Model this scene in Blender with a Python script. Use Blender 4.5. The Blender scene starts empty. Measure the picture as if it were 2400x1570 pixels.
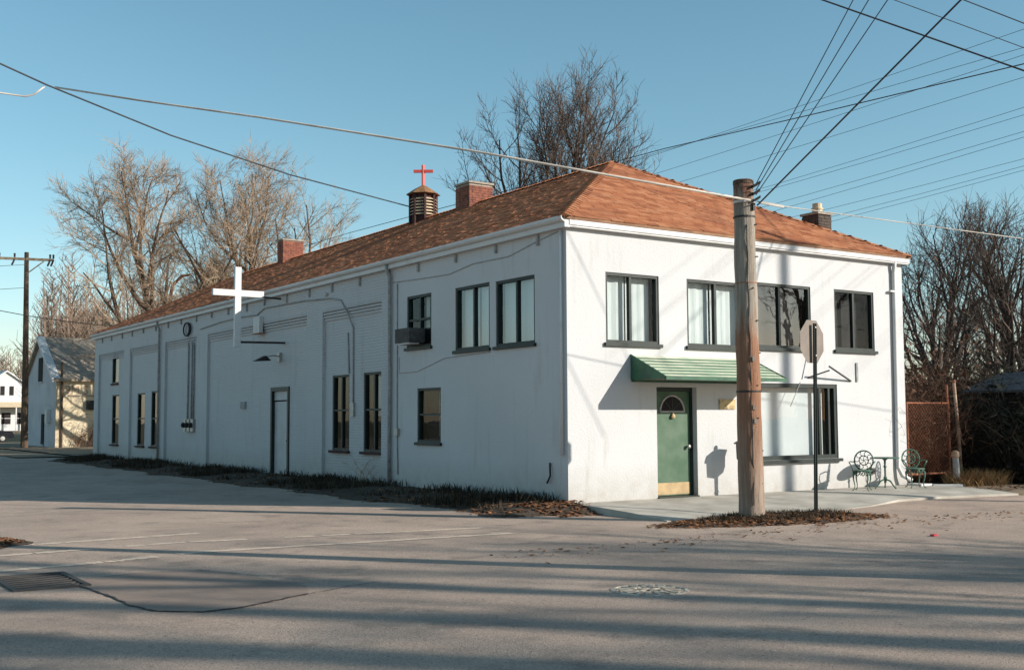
import bpy, math, random
import numpy as np
from mathutils import Vector, Matrix
random.seed(7); np.random.seed(7)
SC = bpy.context.scene
COL = SC.collection
rad = math.radians

# ------------------------------------------------------------------ camera, sky, sun, exposure
cam = bpy.data.cameras.new('camera'); camo = bpy.data.objects.new('camera', cam); COL.objects.link(camo)
YAW, PITCH, ROLL = rad(33.990), rad(4.2487), rad(-0.2869)
fw = Vector((math.sin(YAW)*math.cos(PITCH), math.cos(YAW)*math.cos(PITCH), math.sin(PITCH)))
rt = Vector((math.cos(YAW), -math.sin(YAW), 0)); up = rt.cross(fw)
r2 = rt*math.cos(ROLL) + up*math.sin(ROLL); u2 = r2.cross(fw)
camo.matrix_world = Matrix(((r2.x, u2.x, -fw.x, -13.025), (r2.y, u2.y, -fw.y, -17.426), (r2.z, u2.z, -fw.z, 1.6), (0, 0, 0, 1)))
cam.sensor_fit = 'HORIZONTAL'; cam.sensor_width = 36; cam.lens = 2655.05/2400*36
cam.clip_start = .1; cam.clip_end = 3000
SC.camera = camo

AZ, EL = rad(39), rad(23)
SUN = Vector((math.sin(AZ)*math.cos(EL), -math.cos(AZ)*math.cos(EL), math.sin(EL)))
w = bpy.data.worlds.new('World'); SC.world = w; w.use_nodes = True
nt = w.node_tree; nt.nodes.clear()
sky = nt.nodes.new('ShaderNodeTexSky'); sky.sky_type = 'NISHITA'; sky.sun_disc = False
sky.sun_elevation = EL; sky.sun_rotation = math.atan2(SUN.x, SUN.y)
sky.altitude = 200; sky.air_density = 1.0; sky.dust_density = .4; sky.ozone_density = 1.6
hsv = nt.nodes.new('ShaderNodeHueSaturation'); hsv.inputs['Hue'].default_value = .473; hsv.inputs['Saturation'].default_value = 1.08
bg = nt.nodes.new('ShaderNodeBackground'); bg.inputs['Strength'].default_value = .099
wo = nt.nodes.new('ShaderNodeOutputWorld')
nt.links.new(sky.outputs[0], hsv.inputs['Color']); nt.links.new(hsv.outputs[0], bg.inputs[0]); nt.links.new(bg.outputs[0], wo.inputs[0])
sl = bpy.data.lights.new('sun', 'SUN'); sl.energy = 4.5; sl.angle = rad(.53); sl.color = (1, .925, .82)
so = bpy.data.objects.new('sun', sl); COL.objects.link(so)
so.rotation_euler = SUN.to_track_quat('Z', 'Y').to_euler(); so.location = (20, -30, 30)
SC.view_settings.view_transform = 'Standard'; SC.view_settings.look = 'None'
SC.view_settings.exposure = .6; SC.view_settings.gamma = 1; SC.view_settings.use_curve_mapping = False
SC.cycles.use_denoising = True
SC.cycles.max_bounces = 6; SC.cycles.transparent_max_bounces = 12

# ------------------------------------------------------------------ materials
def nodes(name):
    m = bpy.data.materials.new(name); m.use_nodes = True
    t = m.node_tree; b = t.nodes['Principled BSDF']
    return m, t, b
def N(t, kind, **kw):
    n = t.nodes.new('ShaderNode' + kind)
    for k, v in kw.items():
        if k in n.inputs: n.inputs[k].default_value = v
        else: setattr(n, k, v)
    return n
def coords(t, scale=(1, 1, 1)):
    g = N(t, 'NewGeometry'); mp = N(t, 'Mapping'); mp.inputs['Scale'].default_value = scale
    t.links.new(g.outputs['Position'], mp.inputs['Vector']); return mp.outputs[0]
def mixc(t, fac, a, b):
    mx = N(t, 'Mix', data_type='RGBA')
    for s, v in ((0, fac), (6, a), (7, b)):
        if hasattr(v, 'links'): t.links.new(v, mx.inputs[s])
        else: mx.inputs[s].default_value = v if s == 0 else (*v[:3], 1)
    return mx.outputs[2]
def ramp(t, v, a, b):
    r = N(t, 'MapRange'); r.inputs['From Min'].default_value = a; r.inputs['From Max'].default_value = b
    t.links.new(v, r.inputs['Value']); return r.outputs[0]
def noise(t, vec, scale, detail=4, rough=.55):
    n = N(t, 'TexNoise', Scale=scale, Detail=detail, Roughness=rough); t.links.new(vec, n.inputs['Vector']); return n.outputs['Fac']
def bump(t, b, h, strength, dist=.02):
    bp = N(t, 'Bump', Strength=strength, Distance=dist); t.links.new(h, bp.inputs['Height']); t.links.new(bp.outputs[0], b.inputs['Normal'])
def mat(name, c1, c2=None, rough=.75, scale=3, bscale=40, bstr=.3, metal=0, stretch=(1, 1, 1), lo=.35, hi=.65, spec=.3, island=0):
    m, t, b = nodes(name); v = coords(t, stretch)
    c2 = c2 or tuple(x*.7 for x in c1)
    col = mixc(t, ramp(t, noise(t, v, scale), lo, hi), c1, c2)
    if island:
        g = N(t, 'NewGeometry'); mm = N(t, 'MapRange'); mm.inputs['To Min'].default_value = 1-island; mm.inputs['To Max'].default_value = 1+island*.6
        t.links.new(g.outputs['Random Per Island'], mm.inputs['Value'])
        vv = N(t, 'VectorMath', operation='SCALE'); t.links.new(col, vv.inputs[0]); t.links.new(mm.outputs[0], vv.inputs['Scale']); col = vv.outputs[0]
    t.links.new(col, b.inputs['Base Color']); b.inputs['Roughness'].default_value = rough; b.inputs['Metallic'].default_value = metal
    b.inputs['Specular IOR Level'].default_value = spec
    if bstr: bump(t, b, noise(t, v, bscale, 3), bstr)
    return m
M = {}
def white_wall(name, brick):
    m, t, b = nodes(name); v = coords(t)
    big = noise(t, v, .5, 5); fine = noise(t, coords(t, (2.2, 2.2, .35)), 1.6, 5, .65)
    col = mixc(t, ramp(t, big, .35, .7), (.515, .52, .53), (.48, .485, .495))
    col = mixc(t, ramp(t, fine, .56, .82), col, (.40, .395, .38))
    # splash dirt along the foot of the wall
    sp = N(t, 'SeparateXYZ'); g = N(t, 'NewGeometry'); t.links.new(g.outputs['Position'], sp.inputs[0])
    ad = N(t, 'MapRange'); ad.inputs['From Min'].default_value = .75; ad.inputs['From Max'].default_value = -.05
    t.links.new(sp.outputs[2], ad.inputs['Value'])
    ml = N(t, 'Math', operation='MULTIPLY'); t.links.new(ad.outputs[0], ml.inputs[0]); t.links.new(noise(t, v, 4, 4), ml.inputs[1])
    col = mixc(t, ml.outputs[0], col, (.30, .27, .22))
    t.links.new(col, b.inputs['Base Color']); b.inputs['Roughness'].default_value = .7; b.inputs['Specular IOR Level'].default_value = .25
    h = noise(t, v, 22, 5)
    if brick:
        cb = N(t, 'CombineXYZ'); t.links.new(sp.outputs[1], cb.inputs[0]); t.links.new(sp.outputs[2], cb.inputs[1])
        bt = N(t, 'TexBrick', Scale=1.0); bt.inputs['Brick Width'].default_value = .215; bt.inputs['Row Height'].default_value = .075
        bt.inputs['Mortar Size'].default_value = .008; bt.inputs['Mortar Smooth'].default_value = .6
        t.links.new(cb.outputs[0], bt.inputs['Vector'])
        s1 = N(t, 'Math', operation='MULTIPLY'); s1.inputs[1].default_value = -.8; t.links.new(bt.outputs['Fac'], s1.inputs[0])
        s2 = N(t, 'Math', operation='ADD'); t.links.new(s1.outputs[0], s2.inputs[0]); t.links.new(h, s2.inputs[1]); h = s2.outputs[0]
        pe = noise(t, coords(t, (1, 1, 1.6)), 5.5, 6, .7); col = mixc(t, ramp(t, pe, .655, .70), col, (.30, .27, .25)); t.links.new(col, b.inputs['Base Color'])
        bump(t, b, h, .9, .012)
    else: bump(t, b, h, .55, .012)
    return m
M['stucco'] = white_wall('white stucco', False)
M['brickwhite'] = white_wall('white painted brick', True)
M['trim'] = mat('white trim paint', (.57, .57, .57), (.45, .44, .42), rough=.55, scale=2.5, lo=.5, hi=.85, bstr=.15)
M['green'] = mat('dark green paint', (.016, .026, .024), (.01, .017, .016), rough=.5, bstr=.1)
M['doorgreen'] = mat('door green paint', (.045, .10, .058), (.085, .14, .095), rough=.55, scale=3.2, bstr=.08)
M['awn'] = mat('sunlit pale green awning metal', (.66, .65, .50), (.40, .47, .34), rough=.55, scale=2.5, bstr=.05)  # pale cream-green puts the sunlit slat tops into the colour
M['awndark'] = mat('green awning metal', (.04, .13, .075), (.025, .075, .05), rough=.5, scale=3, bstr=.05)
M['doorwhite'] = mat('pale door paint', (.46, .48, .50), (.38, .39, .40), rough=.5, bstr=.08)
M['curtain'] = mat('white curtain', (.62, .64, .64), (.54, .57, .57), rough=.9, scale=8, stretch=(6, 6, .3), bstr=.3, bscale=8)
M['tan'] = mat('tan curtain', (.26, .20, .14), (.15, .11, .08), rough=.9, scale=8, stretch=(6, 6, .3), bstr=.2)
M['dark'] = mat('near-black shade and dark glass', (.018, .016, .018), (.03, .026, .025), rough=.95, bstr=0)  # near black puts unlit room and drain shade into colour; also dark glass
M['board'] = mat('white window board', (.60, .61, .62), (.55, .56, .57), rough=.8, scale=1.2, bstr=.05)
M['concrete'] = mat('concrete paving', (.44, .41, .36), (.30, .275, .235), rough=.9, scale=1.3, bscale=60, bstr=.35)
M['soil'] = mat('dark soil', (.085, .06, .042), (.045, .034, .026), rough=.95, scale=4, bscale=25, bstr=.7)
M['dirt'] = mat('dry dirt', (.27, .20, .13), (.17, .13, .09), rough=.95, scale=.8, bscale=20, bstr=.5)
M['field'] = mat('dry winter grass', (.22, .18, .10), (.13, .11, .065), rough=.95, scale=.3, bscale=8, bstr=.6)
M['leaf'] = mat('fallen leaves', (.28, .125, .05), (.12, .055, .03), rough=.85, scale=14, bstr=0, island=.6)
M['weed'] = mat('dead weeds', (.075, .05, .03), (.03, .027, .017), rough=.9, scale=5, bstr=0, island=.6)
M['straw'] = mat('dry straw grass', (.40, .27, .13), (.24, .13, .06), rough=.9, scale=4, bstr=0, island=.5)
M['brick'] = mat('red brick', (.29, .105, .065), (.15, .058, .043), rough=.85, scale=6, bscale=50, bstr=.4, island=.35)
M['mortar'] = mat('mortar', (.36, .32, .27), (.25, .22, .19), rough=.95, scale=12)
M['darkbrick'] = mat('sooty brick', (.10, .075, .06), (.05, .042, .038), rough=.9, scale=6, island=.35)
M['clay'] = mat('buff clay flue', (.62, .50, .34), (.45, .36, .25), rough=.8, scale=5)
M['sill'] = mat('dark red brick sill', (.075, .032, .028), (.04, .02, .02), rough=.85, scale=8)
M['metal'] = mat('galvanised metal', (.42, .41, .39), (.30, .29, .28), rough=.5, scale=6, metal=.5, bstr=.05)
M['signback'] = mat('weathered sign back', (.20, .168, .145), (.16, .135, .118), rough=.6, scale=4, metal=.1, bstr=.05)
M['red'] = mat('red sign face', (.5, .03, .03), (.42, .03, .03), rough=.4, bstr=0)
M['iron'] = mat('green cast iron', (.045, .11, .08), (.16, .22, .17), rough=.55, scale=10, lo=.45, hi=.8, bstr=.1)
M['black'] = mat('black iron', (.02, .02, .021), (.035, .03, .028), rough=.6, bstr=.1)
M['rust'] = mat('rusty pipe', (.40, .15, .08), (.26, .10, .06), rough=.85, scale=9)
M['palepipe'] = mat('pale worn pipe', (.50, .38, .28), (.38, .22, .14), rough=.8, scale=5)
M['cable'] = mat('black cable', (.03, .03, .033), (.05, .05, .052), rough=.6, bstr=0)
M['cablew'] = mat('pale grey cable', (.62, .57, .5), (.34, .30, .27), rough=.6, scale=1.4, bstr=0)
M['redcross'] = mat('red painted wood', (.60, .09, .07), (.5, .07, .06), rough=.5, bstr=.1)
M['whitecross'] = mat('white painted cross', (.64, .63, .62), (.58, .57, .55), rough=.6, bstr=.05)
M['copper'] = mat('brown cupola roofing', (.32, .17, .075), (.20, .10, .05), rough=.6, scale=9)
M['louver'] = mat('grey louvre wood', (.36, .36, .35), (.24, .24, .24), rough=.8, scale=9)
M['wood'] = mat('old pole wood', (.13, .085, .055), (.07, .05, .036), rough=.9, scale=4, stretch=(5, 5, .4), bstr=.5)
M['crossarm'] = mat('bleached crossarm wood', (.46, .35, .24), (.30, .21, .14), rough=.85, scale=5)
M['brass'] = mat('dull brass', (.42, .31, .17), (.28, .20, .11), rough=.55, metal=.2, scale=5, bstr=.1)
M['plaque'] = mat('wooden plaque', (.52, .40, .22), (.10, .06, .04), rough=.7, scale=7, lo=.5, hi=.7)
M['bark'] = mat('grey brown bark', (.16, .105, .07), (.085, .058, .042), rough=.95, scale=3, stretch=(4, 4, .7), bstr=.6)
M['twig'] = mat('pale twigs', (.36, .26, .175), (.25, .175, .12), rough=.95, scale=1, bstr=0)
M['bark2'] = mat('dark bark', (.085, .062, .05), (.05, .037, .03), rough=.95, scale=3, stretch=(4, 4, .7), bstr=.6)
M['twig2'] = mat('dark twigs', (.12, .085, .066), (.075, .055, .045), rough=.95, scale=1, bstr=0)
M['brush'] = mat('russet brush', (.17, .085, .05), (.09, .052, .036), rough=.95, scale=.6, bstr=0, island=.5)
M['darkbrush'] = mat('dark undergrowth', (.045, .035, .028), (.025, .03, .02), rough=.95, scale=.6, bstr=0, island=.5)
M['farwood'] = mat('far winter wood', (.26, .18, .13), (.18, .13, .10), rough=.95, scale=.05, bstr=0)
M['shed'] = mat('weathered boards blackened for shade', (.022, .02, .02), (.012, .012, .014), rough=.9, scale=3, stretch=(4, 4, .5), island=.3)  # near black to put the corner's deep shade into the boards
M['shedroof'] = mat('dull blue roof metal', (.04, .05, .062), (.025, .03, .038), rough=.6, scale=1)
M['greywall'] = mat('grey clapboard', (.52, .53, .55), (.42, .43, .45), rough=.8, scale=.8)
M['cream'] = mat('cream plaster', (.72, .62, .45), (.58, .48, .33), rough=.85, scale=.5, bstr=.3)
M['greyroof'] = mat('grey brown roofing', (.36, .30, .235), (.25, .205, .165), rough=.9, scale=1.5)
M['faded'] = mat('faded lettering paint', (.30, .19, .14), (.45, .33, .24), rough=.85, scale=3, bstr=0)
M['car'] = mat('dark car paint', (.012, .014, .018), (.02, .02, .025), rough=.5, spec=.04, bstr=0)
M['carglass'] = mat('car glass', (.20, .27, .32), (.15, .2, .25), rough=.15, bstr=0)
M['tyre'] = mat('tyre rubber', (.02, .02, .02), rough=.9)
M['acbox'] = mat('dusty air conditioner', (.10, .10, .10), (.05, .05, .055), rough=.6, scale=8)
M['deck'] = mat('roof underside', (.30, .17, .10), (.2, .11, .07), rough=.9)
M['redbit'] = mat('red plastic scrap', (.5, .05, .07), rough=.4, bstr=0)
M['steel'] = mat('worn manhole steel with highlight tint', (.56, .48, .38), (.20, .165, .14), rough=.55, metal=.05, scale=14, lo=.4, hi=.6)  # cream tone puts bright highlights into the steel's colour
M['castiron'] = mat('dark cast grate', (.085, .075, .068), (.05, .045, .042), rough=.7, metal=.3)
M['patch'] = mat('newer asphalt patch', (.32, .235, .185), (.22, .165, .135), rough=.9, scale=1.6, bscale=80, bstr=.5)

def glass(name, refl):
    m, t, b = nodes(name); t.nodes.remove(b); out = t.nodes['Material Output']
    tr = N(t, 'BsdfTransparent'); tr.inputs[0].default_value = (.86, .90, .90, 1)
    gl = N(t, 'BsdfGlossy', Roughness=.015); mx = N(t, 'MixShader'); gg = N(t, 'NewGeometry')
    dp = N(t, 'VectorMath', operation='DOT_PRODUCT'); t.links.new(gg.outputs['Normal'], dp.inputs[0]); t.links.new(gg.outputs['Incoming'], dp.inputs[1])
    ab = N(t, 'Math', operation='ABSOLUTE'); t.links.new(dp.outputs['Value'], ab.inputs[0])
    om = N(t, 'Math', operation='SUBTRACT'); om.inputs[0].default_value = 1; t.links.new(ab.outputs[0], om.inputs[1])
    pw = N(t, 'Math', operation='POWER'); t.links.new(om.outputs[0], pw.inputs[0]); pw.inputs[1].default_value = 5
    fr = N(t, 'Math', operation='MULTIPLY_ADD'); t.links.new(pw.outputs[0], fr.inputs[0]); fr.inputs[1].default_value = 1-refl; fr.inputs[2].default_value = refl
    bp = N(t, 'Bump', Strength=.06, Distance=.02); t.links.new(noise(t, coords(t), 2.2, 2), bp.inputs['Height']); t.links.new(bp.outputs[0], gl.inputs['Normal'])
    t.links.new(fr.outputs[0], mx.inputs[0]); t.links.new(tr.outputs[0], mx.inputs[1]); t.links.new(gl.outputs[0], mx.inputs[2]); t.links.new(mx.outputs[0], out.inputs[0])
    return m
M['glass'] = glass('window glass', .022); M['glass2'] = glass('double window glass', .14)

def shingle_mat():
    m, t, b = nodes('brown asphalt shingles'); v = coords(t)
    g = N(t, 'NewGeometry'); r = N(t, 'ValToRGB'); e = r.color_ramp
    e.elements[0].color = (.25, .09, .045, 1); e.elements[1].color = (.42, .195, .105, 1)
    for p, c in ((.3, (.34, .135, .066, 1)), (.65, (.37, .155, .078, 1))):
        x = e.elements.new(p); x.color = c
    t.links.new(g.outputs['Random Per Island'], r.inputs[0])
    st = noise(t, coords(t, (.5, .5, 2.5)), 1.2, 5)
    col = mixc(t, ramp(t, st, .48, .75), r.outputs[0], (.22, .085, .048))
    t.links.new(col, b.inputs['Base Color']); b.inputs['Roughness'].default_value = .95; b.inputs['Specular IOR Level'].default_value = .15
    bump(t, b, noise(t, v, 90, 2), .4, .01); return m
M['shingle'] = shingle_mat()

def road_mat():
    m, t, b = nodes('old asphalt'); v = coords(t)
    col = mixc(t, ramp(t, noise(t, coords(t, (.5, .5, 1)), .7, 6, .65), .36, .66), (.54, .405, .32), (.375, .283, .228))
    col = mixc(t, ramp(t, noise(t, v, 1.7, 4), .55, .8), col, (.205, .17, .145))
    col = mixc(t, ramp(t, noise(t, v, 60, 3, .75), .46, .7), col, (.165, .135, .115))
    col = mixc(t, ramp(t, noise(t, v, 34, 2), .62, .70), col, (.52, .43, .35))
    col = mixc(t, ramp(t, noise(t, v, 26, 2), .66, .74), col, (.12, .098, .085))
    col = mixc(t, ramp(t, noise(t, coords(t, (1, 1.6, 1)), .85, 4, .7), .62, .80), col, (.17, .138, .118))
    t.links.new(col, b.inputs['Base Color']); b.inputs['Roughness'].default_value = .88; b.inputs['Specular IOR Level'].default_value = .2
    bump(t, b, noise(t, v, 70, 3, .7), .9, .015); return m
M['road'] = road_mat()

def paint_mat():
    m, t, b = nodes('worn white road paint'); v = coords(t)
    f = ramp(t, noise(t, v, 7, 6, .75), .36, .60)
    col = mixc(t, f, (.66, .54, .41), (.49, .375, .295))
    t.links.new(col, b.inputs['Base Color']); b.inputs['Roughness'].default_value = .85; return m
M['paint'] = paint_mat()

def pole_mat():
    m, t, b = nodes('stained stub pole wood'); v = coords(t, (5, 5, .35)); g = N(t, 'NewGeometry'); sp = N(t, 'SeparateXYZ'); t.links.new(g.outputs['Position'], sp.inputs[0])
    col = mixc(t, ramp(t, noise(t, v, 3, 5), .35, .7), (.41, .355, .295), (.21, .175, .14))
    z = sp.outputs[2]
    wob = N(t, 'Math', operation='MULTIPLY_ADD'); wob.inputs[1].default_value = 1.6; t.links.new(noise(t, coords(t, (4, 4, .8)), 2, 4), wob.inputs[0]); t.links.new(z, wob.inputs[2])
    lo = ramp(t, wob.outputs[0], .3, 2.6); hi = ramp(t, wob.outputs[0], 4.2, 3.7)
    mu = N(t, 'Math', operation='MULTIPLY'); t.links.new(lo, mu.inputs[0]); t.links.new(hi, mu.inputs[1])
    mm = N(t, 'Math', operation='MULTIPLY'); t.links.new(mu.outputs[0], mm.inputs[0]); mm.inputs[1].default_value = .72
    col = mixc(t, mm.outputs[0], col, (.285, .098, .032))
    tp = ramp(t, wob.outputs[0], 6.05, 6.35); col = mixc(t, tp, col, (.15, .07, .045))
    t.links.new(col, b.inputs['Base Color']); b.inputs['Roughness'].default_value = .9
    bump(t, b, noise(t, coords(t, (14, 14, .22)), 5, 5, .7), 1.0, .035); return m
M['stub'] = pole_mat()

# ------------------------------------------------------------------ mesh helpers
class MB:
    def __init__(s): s.v = []; s.f = []
    def quad(s, a, b, c, d): n = len(s.v); s.v += [tuple(a), tuple(b), tuple(c), tuple(d)]; s.f.append((n, n+1, n+2, n+3))
    def poly(s, pts): n = len(s.v); s.v += [tuple(p) for p in pts]; s.f.append(tuple(range(n, n+len(pts))))
    def box(s, x0, x1, y0, y1, z0, z1):
        n = len(s.v); s.v += [(x, y, z) for z in (z0, z1) for (x, y) in ((x0, y0), (x1, y0), (x1, y1), (x0, y1))]
        s.f += [tuple(n+i for i in q) for q in ((3, 2, 1, 0), (4, 5, 6, 7), (0, 1, 5, 4), (1, 2, 6, 5), (2, 3, 7, 6), (3, 0, 4, 7))]; return s
    def obox(s, c, ax, ay, az):
        c, ax, ay, az = map(Vector, (c, ax, ay, az)); n = len(s.v)
        s.v += [tuple(c+i*ax+j*ay+k*az) for k in (-1, 1) for (i, j) in ((-1, -1), (1, -1), (1, 1), (-1, 1))]
        s.f += [tuple(n+i for i in q) for q in ((3, 2, 1, 0), (4, 5, 6, 7), (0, 1, 5, 4), (1, 2, 6, 5), (2, 3, 7, 6), (3, 0, 4, 7))]; return s
    def bar(s, a, b, wx, wy=None, upv=(0, 0, 1)):
        a, b = Vector(a), Vector(b); d = b-a; wy = wy or wx; u = Vector(upv)
        if abs(d.normalized().dot(u)) > .97: u = Vector((0, 1, 0))
        sx = d.cross(u).normalized(); sy = sx.cross(d).normalized()
        return s.obox((a+b)/2, sx*wx/2, sy*wy/2, d/2)
    def tube(s, pts, r, n=8, cap=True):
        pts = [Vector(p) for p in pts]; R = r if isinstance(r, (list, tuple)) else [r]*len(pts); base = len(s.v); u = None
        for i, p in enumerate(pts):
            d = (pts[min(i+1, len(pts)-1)]-pts[max(i-1, 0)]).normalized()
            if u is None: u = d.orthogonal().normalized()
            u = (u-d*u.dot(d)); u = u.normalized() if u.length > 1e-6 else d.orthogonal().normalized()
            v = d.cross(u)
            for k in range(n): a = 2*math.pi*k/n; s.v.append(tuple(p+(u*math.cos(a)+v*math.sin(a))*R[i]))
        for i in range(len(pts)-1):
            for k in range(n):
                a = base+i*n+k; b2 = base+i*n+(k+1) % n; s.f.append((a, b2, b2+n, a+n))
        if cap: s.f.append(tuple(base+n-1-k for k in range(n))); e = base+(len(pts)-1)*n; s.f.append(tuple(e+k for k in range(n)))
        return s
    def lathe(s, c, prof, n=16):
        base = len(s.v)
        for (r, z) in prof:
            for k in range(n): a = 2*math.pi*k/n; s.v.append((c[0]+r*math.cos(a), c[1]+r*math.sin(a), c[2]+z))
        for i in range(len(prof)-1):
            for k in range(n): a = base+i*n+k; b = base+i*n+(k+1) % n; s.f.append((a, b, b+n, a+n))
        s.f.append(tuple(base+n-1-k for k in range(n))); e = base+(len(prof)-1)*n; s.f.append(tuple(e+k for k in range(n))); return s
    def prism(s, pts, vec):
        n = len(s.v); m = len(pts); vec = Vector(vec); s.v += [tuple(p) for p in pts]+[tuple(Vector(p)+vec) for p in pts]
        s.f += [tuple(n+m-1-i for i in range(m)), tuple(n+m+i for i in range(m))]+[(n+i, n+(i+1) % m, n+m+(i+1) % m, n+m+i) for i in range(m)]; return s
    def build(s, name, material, parent=None, smooth=False, org=None):
        return mesh_obj(name, s.v, s.f, material, parent, smooth, org)
ORG = {}
def mesh_obj(name, v, f, material, parent=None, smooth=False, org=None):
    if org is None: org = ORG.get(parent.name, Vector((0, 0, 0))) if parent else Vector((0, 0, 0))
    org = Vector(org); me = bpy.data.meshes.new(name)
    if isinstance(v, np.ndarray): v = (v-np.array(org)).tolist()
    else: v = [(a-org.x, b-org.y, c-org.z) for a, b, c in v]
    if isinstance(f, np.ndarray): f = f.tolist()
    me.from_pydata(v, [], f); me.materials.append(M[material] if isinstance(material, str) else material)
    if smooth: me.polygons.foreach_set('use_smooth', [True]*len(me.polygons))
    me.update(); o = bpy.data.objects.new(name, me); COL.objects.link(o)
    if parent: o.parent = parent; ORG[o.name] = org
    else: o.location = org; ORG[o.name] = org
    return o
def thing(name, loc, label, cat, group=None):
    o = bpy.data.objects.new(name, None); COL.objects.link(o); o.location = loc; o.empty_display_size = .2; ORG[o.name] = Vector(loc); return tag(o, label, cat, group)
def tag(o, label=None, cat=None, group=None, kind=None):
    if label: o['label'] = label
    if cat: o['category'] = cat
    if group: o['group'] = group
    if kind: o['kind'] = kind
    return o
def copy_tree(root, loc, rz=0, sc=1, label=None, group=None):
    c = root.copy(); COL.objects.link(c); c.location = loc; c.rotation_euler = (0, 0, rz); c.scale = (sc,)*3 if not isinstance(sc, tuple) else sc
    if label: c['label'] = label
    if group: c['group'] = group
    elif 'group' in c: del c['group']
    for ch in list(root.children):
        k = ch.copy(); COL.objects.link(k); k.parent = c
        for g in list(ch.children): q = g.copy(); COL.objects.link(q); q.parent = k
    return c
def sticks(p0, p1, r0, r1):
    p0, p1 = np.asarray(p0, float), np.asarray(p1, float); r0 = np.asarray(r0)[:, None]; r1 = np.asarray(r1)[:, None]
    d = p1-p0; d /= np.linalg.norm(d, axis=1)[:, None]+1e-9
    a = np.where(np.abs(d[:, 2:3]) < .9, np.array([[0, 0, 1.]]), np.array([[1., 0, 0]])); u = np.cross(d, a); u /= np.linalg.norm(u, axis=1)[:, None]; v = np.cross(d, u)
    n = len(p0); V = np.zeros((n, 6, 3))
    for k in range(3):
        c, s_ = math.cos(2*math.pi*k/3), math.sin(2*math.pi*k/3); o = u*c+v*s_; V[:, k] = p0+o*r0; V[:, 3+k] = p1+o*r1
    b = (np.arange(n)*6)[:, None, None]; F = np.array([[0, 1, 4, 3], [1, 2, 5, 4], [2, 0, 3, 5]])[None]+b
    return V.reshape(-1, 3), F.reshape(-1, 4)
def scatter_leaves(name, pts, size, material, label, cat, flat=.35):
    n = len(pts); a = np.random.rand(n)*6.283; s = size*(.3+np.random.rand(n)**1.6*1.5)
    u = np.stack([np.cos(a), np.sin(a), (np.random.rand(n)-.5)*2*flat], 1)*s[:, None]; v = np.stack([-np.sin(a), np.cos(a), (np.random.rand(n)-.5)*2*flat], 1)*(s*.62)[:, None]
    c = np.array(pts); c[:, 2] += size*.25
    V = np.stack([c-u, c-v, c+u, c+v], 1); V[:, 0, 2] += .15*size; V[:, 2, 2] += .15*size
    F = np.arange(n*4).reshape(-1, 4); o = mesh_obj(name, V.reshape(-1, 3), F, material); return tag(o, label, cat, kind='stuff')
def blades(name, pts, h, material, label, cat, lean=.5, width=.012):
    n = len(pts); c = np.array(pts); a = np.random.rand(n)*6.283; hh = h*(.4+np.random.rand(n)*.9)
    l = np.stack([np.cos(a)*lean, np.sin(a)*lean, np.ones(n)], 1)*hh[:, None]*np.random.uniform(.6, 1, (n, 1)); wv = np.stack([-np.sin(a), np.cos(a), np.zeros(n)], 1)*width
    mid = c+l*.55; mid[:, :2] -= (l*.12)[:, :2]
    V = np.stack([c-wv, c+wv, mid+wv*.7, mid-wv*.7, c+l], 1); F = []
    for i in range(n): F += [(5*i, 5*i+1, 5*i+2, 5*i+3), (5*i+3, 5*i+2, 5*i+4)]
    o = mesh_obj(name, V.reshape(-1, 3), F, material); return tag(o, label, cat, kind='stuff')

# ------------------------------------------------------------------ ground
def H(x, y):   # street surface
    return -.15 + .018*math.sin(.31*x+.7)*math.cos(.23*y) + .012*math.sin(.9*y+.4*x) - .004
def sheet(name, x0, x1, y0, y1, step, zf, material, keep=None, kind='structure'):
    nx = max(1, int((x1-x0)/step)); ny = max(1, int((y1-y0)/step)); v = []; f = []
    for j in range(ny+1):
        for i in range(nx+1):
            x = x0+(x1-x0)*i/nx; y = y0+(y1-y0)*j/ny; v.append((x, y, zf(x, y)))
    for j in range(ny):
        for i in range(nx):
            if keep and not keep(x0+(x1-x0)*(i+.5)/nx, y0+(y1-y0)*(j+.5)/ny): continue
            a = j*(nx+1)+i; f.append((a, a+1, a+nx+2, a+nx+1))
    o = mesh_obj(name, v, f, material, smooth=True); o['kind'] = kind; return o
sheet('ground', -900, 900, -900, 900, 300, lambda x, y: -.42, 'field')
road = sheet('road', -50, 50, -50, 80, .5, H, 'road')
def nz(x, y, s=1.0): return math.sin(x*1.7*s+.3)*math.cos(y*1.3*s+1.1)*.5+math.sin(x*3.9*s+y*2.7*s)*.3+math.sin(y*5.3*s-x*4.1*s)*.2
# yard behind and beside the building
sheet('yard', .3, 50, 3.2, 80, .7, lambda x, y: -.10+.02*nz(x, y)+(.05 if y > 4 else 0), 'dirt')
sheet('far_lot', -2.2, 3.2, 41.5, 80, .6, lambda x, y: -.11+.015*nz(x, y), 'dirt')
def drive_z(x, y):
    e = min((x-10.55)/.8, (y+3.3+.5*nz(x*.7, y))/1.0, 1); return -.17+.10*max(-.4, e)+.012*nz(x, y, 1.5)
sheet('driveway', 10.3, 40, -4.6, 4.2, .35, drive_z, 'dirt')
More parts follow.
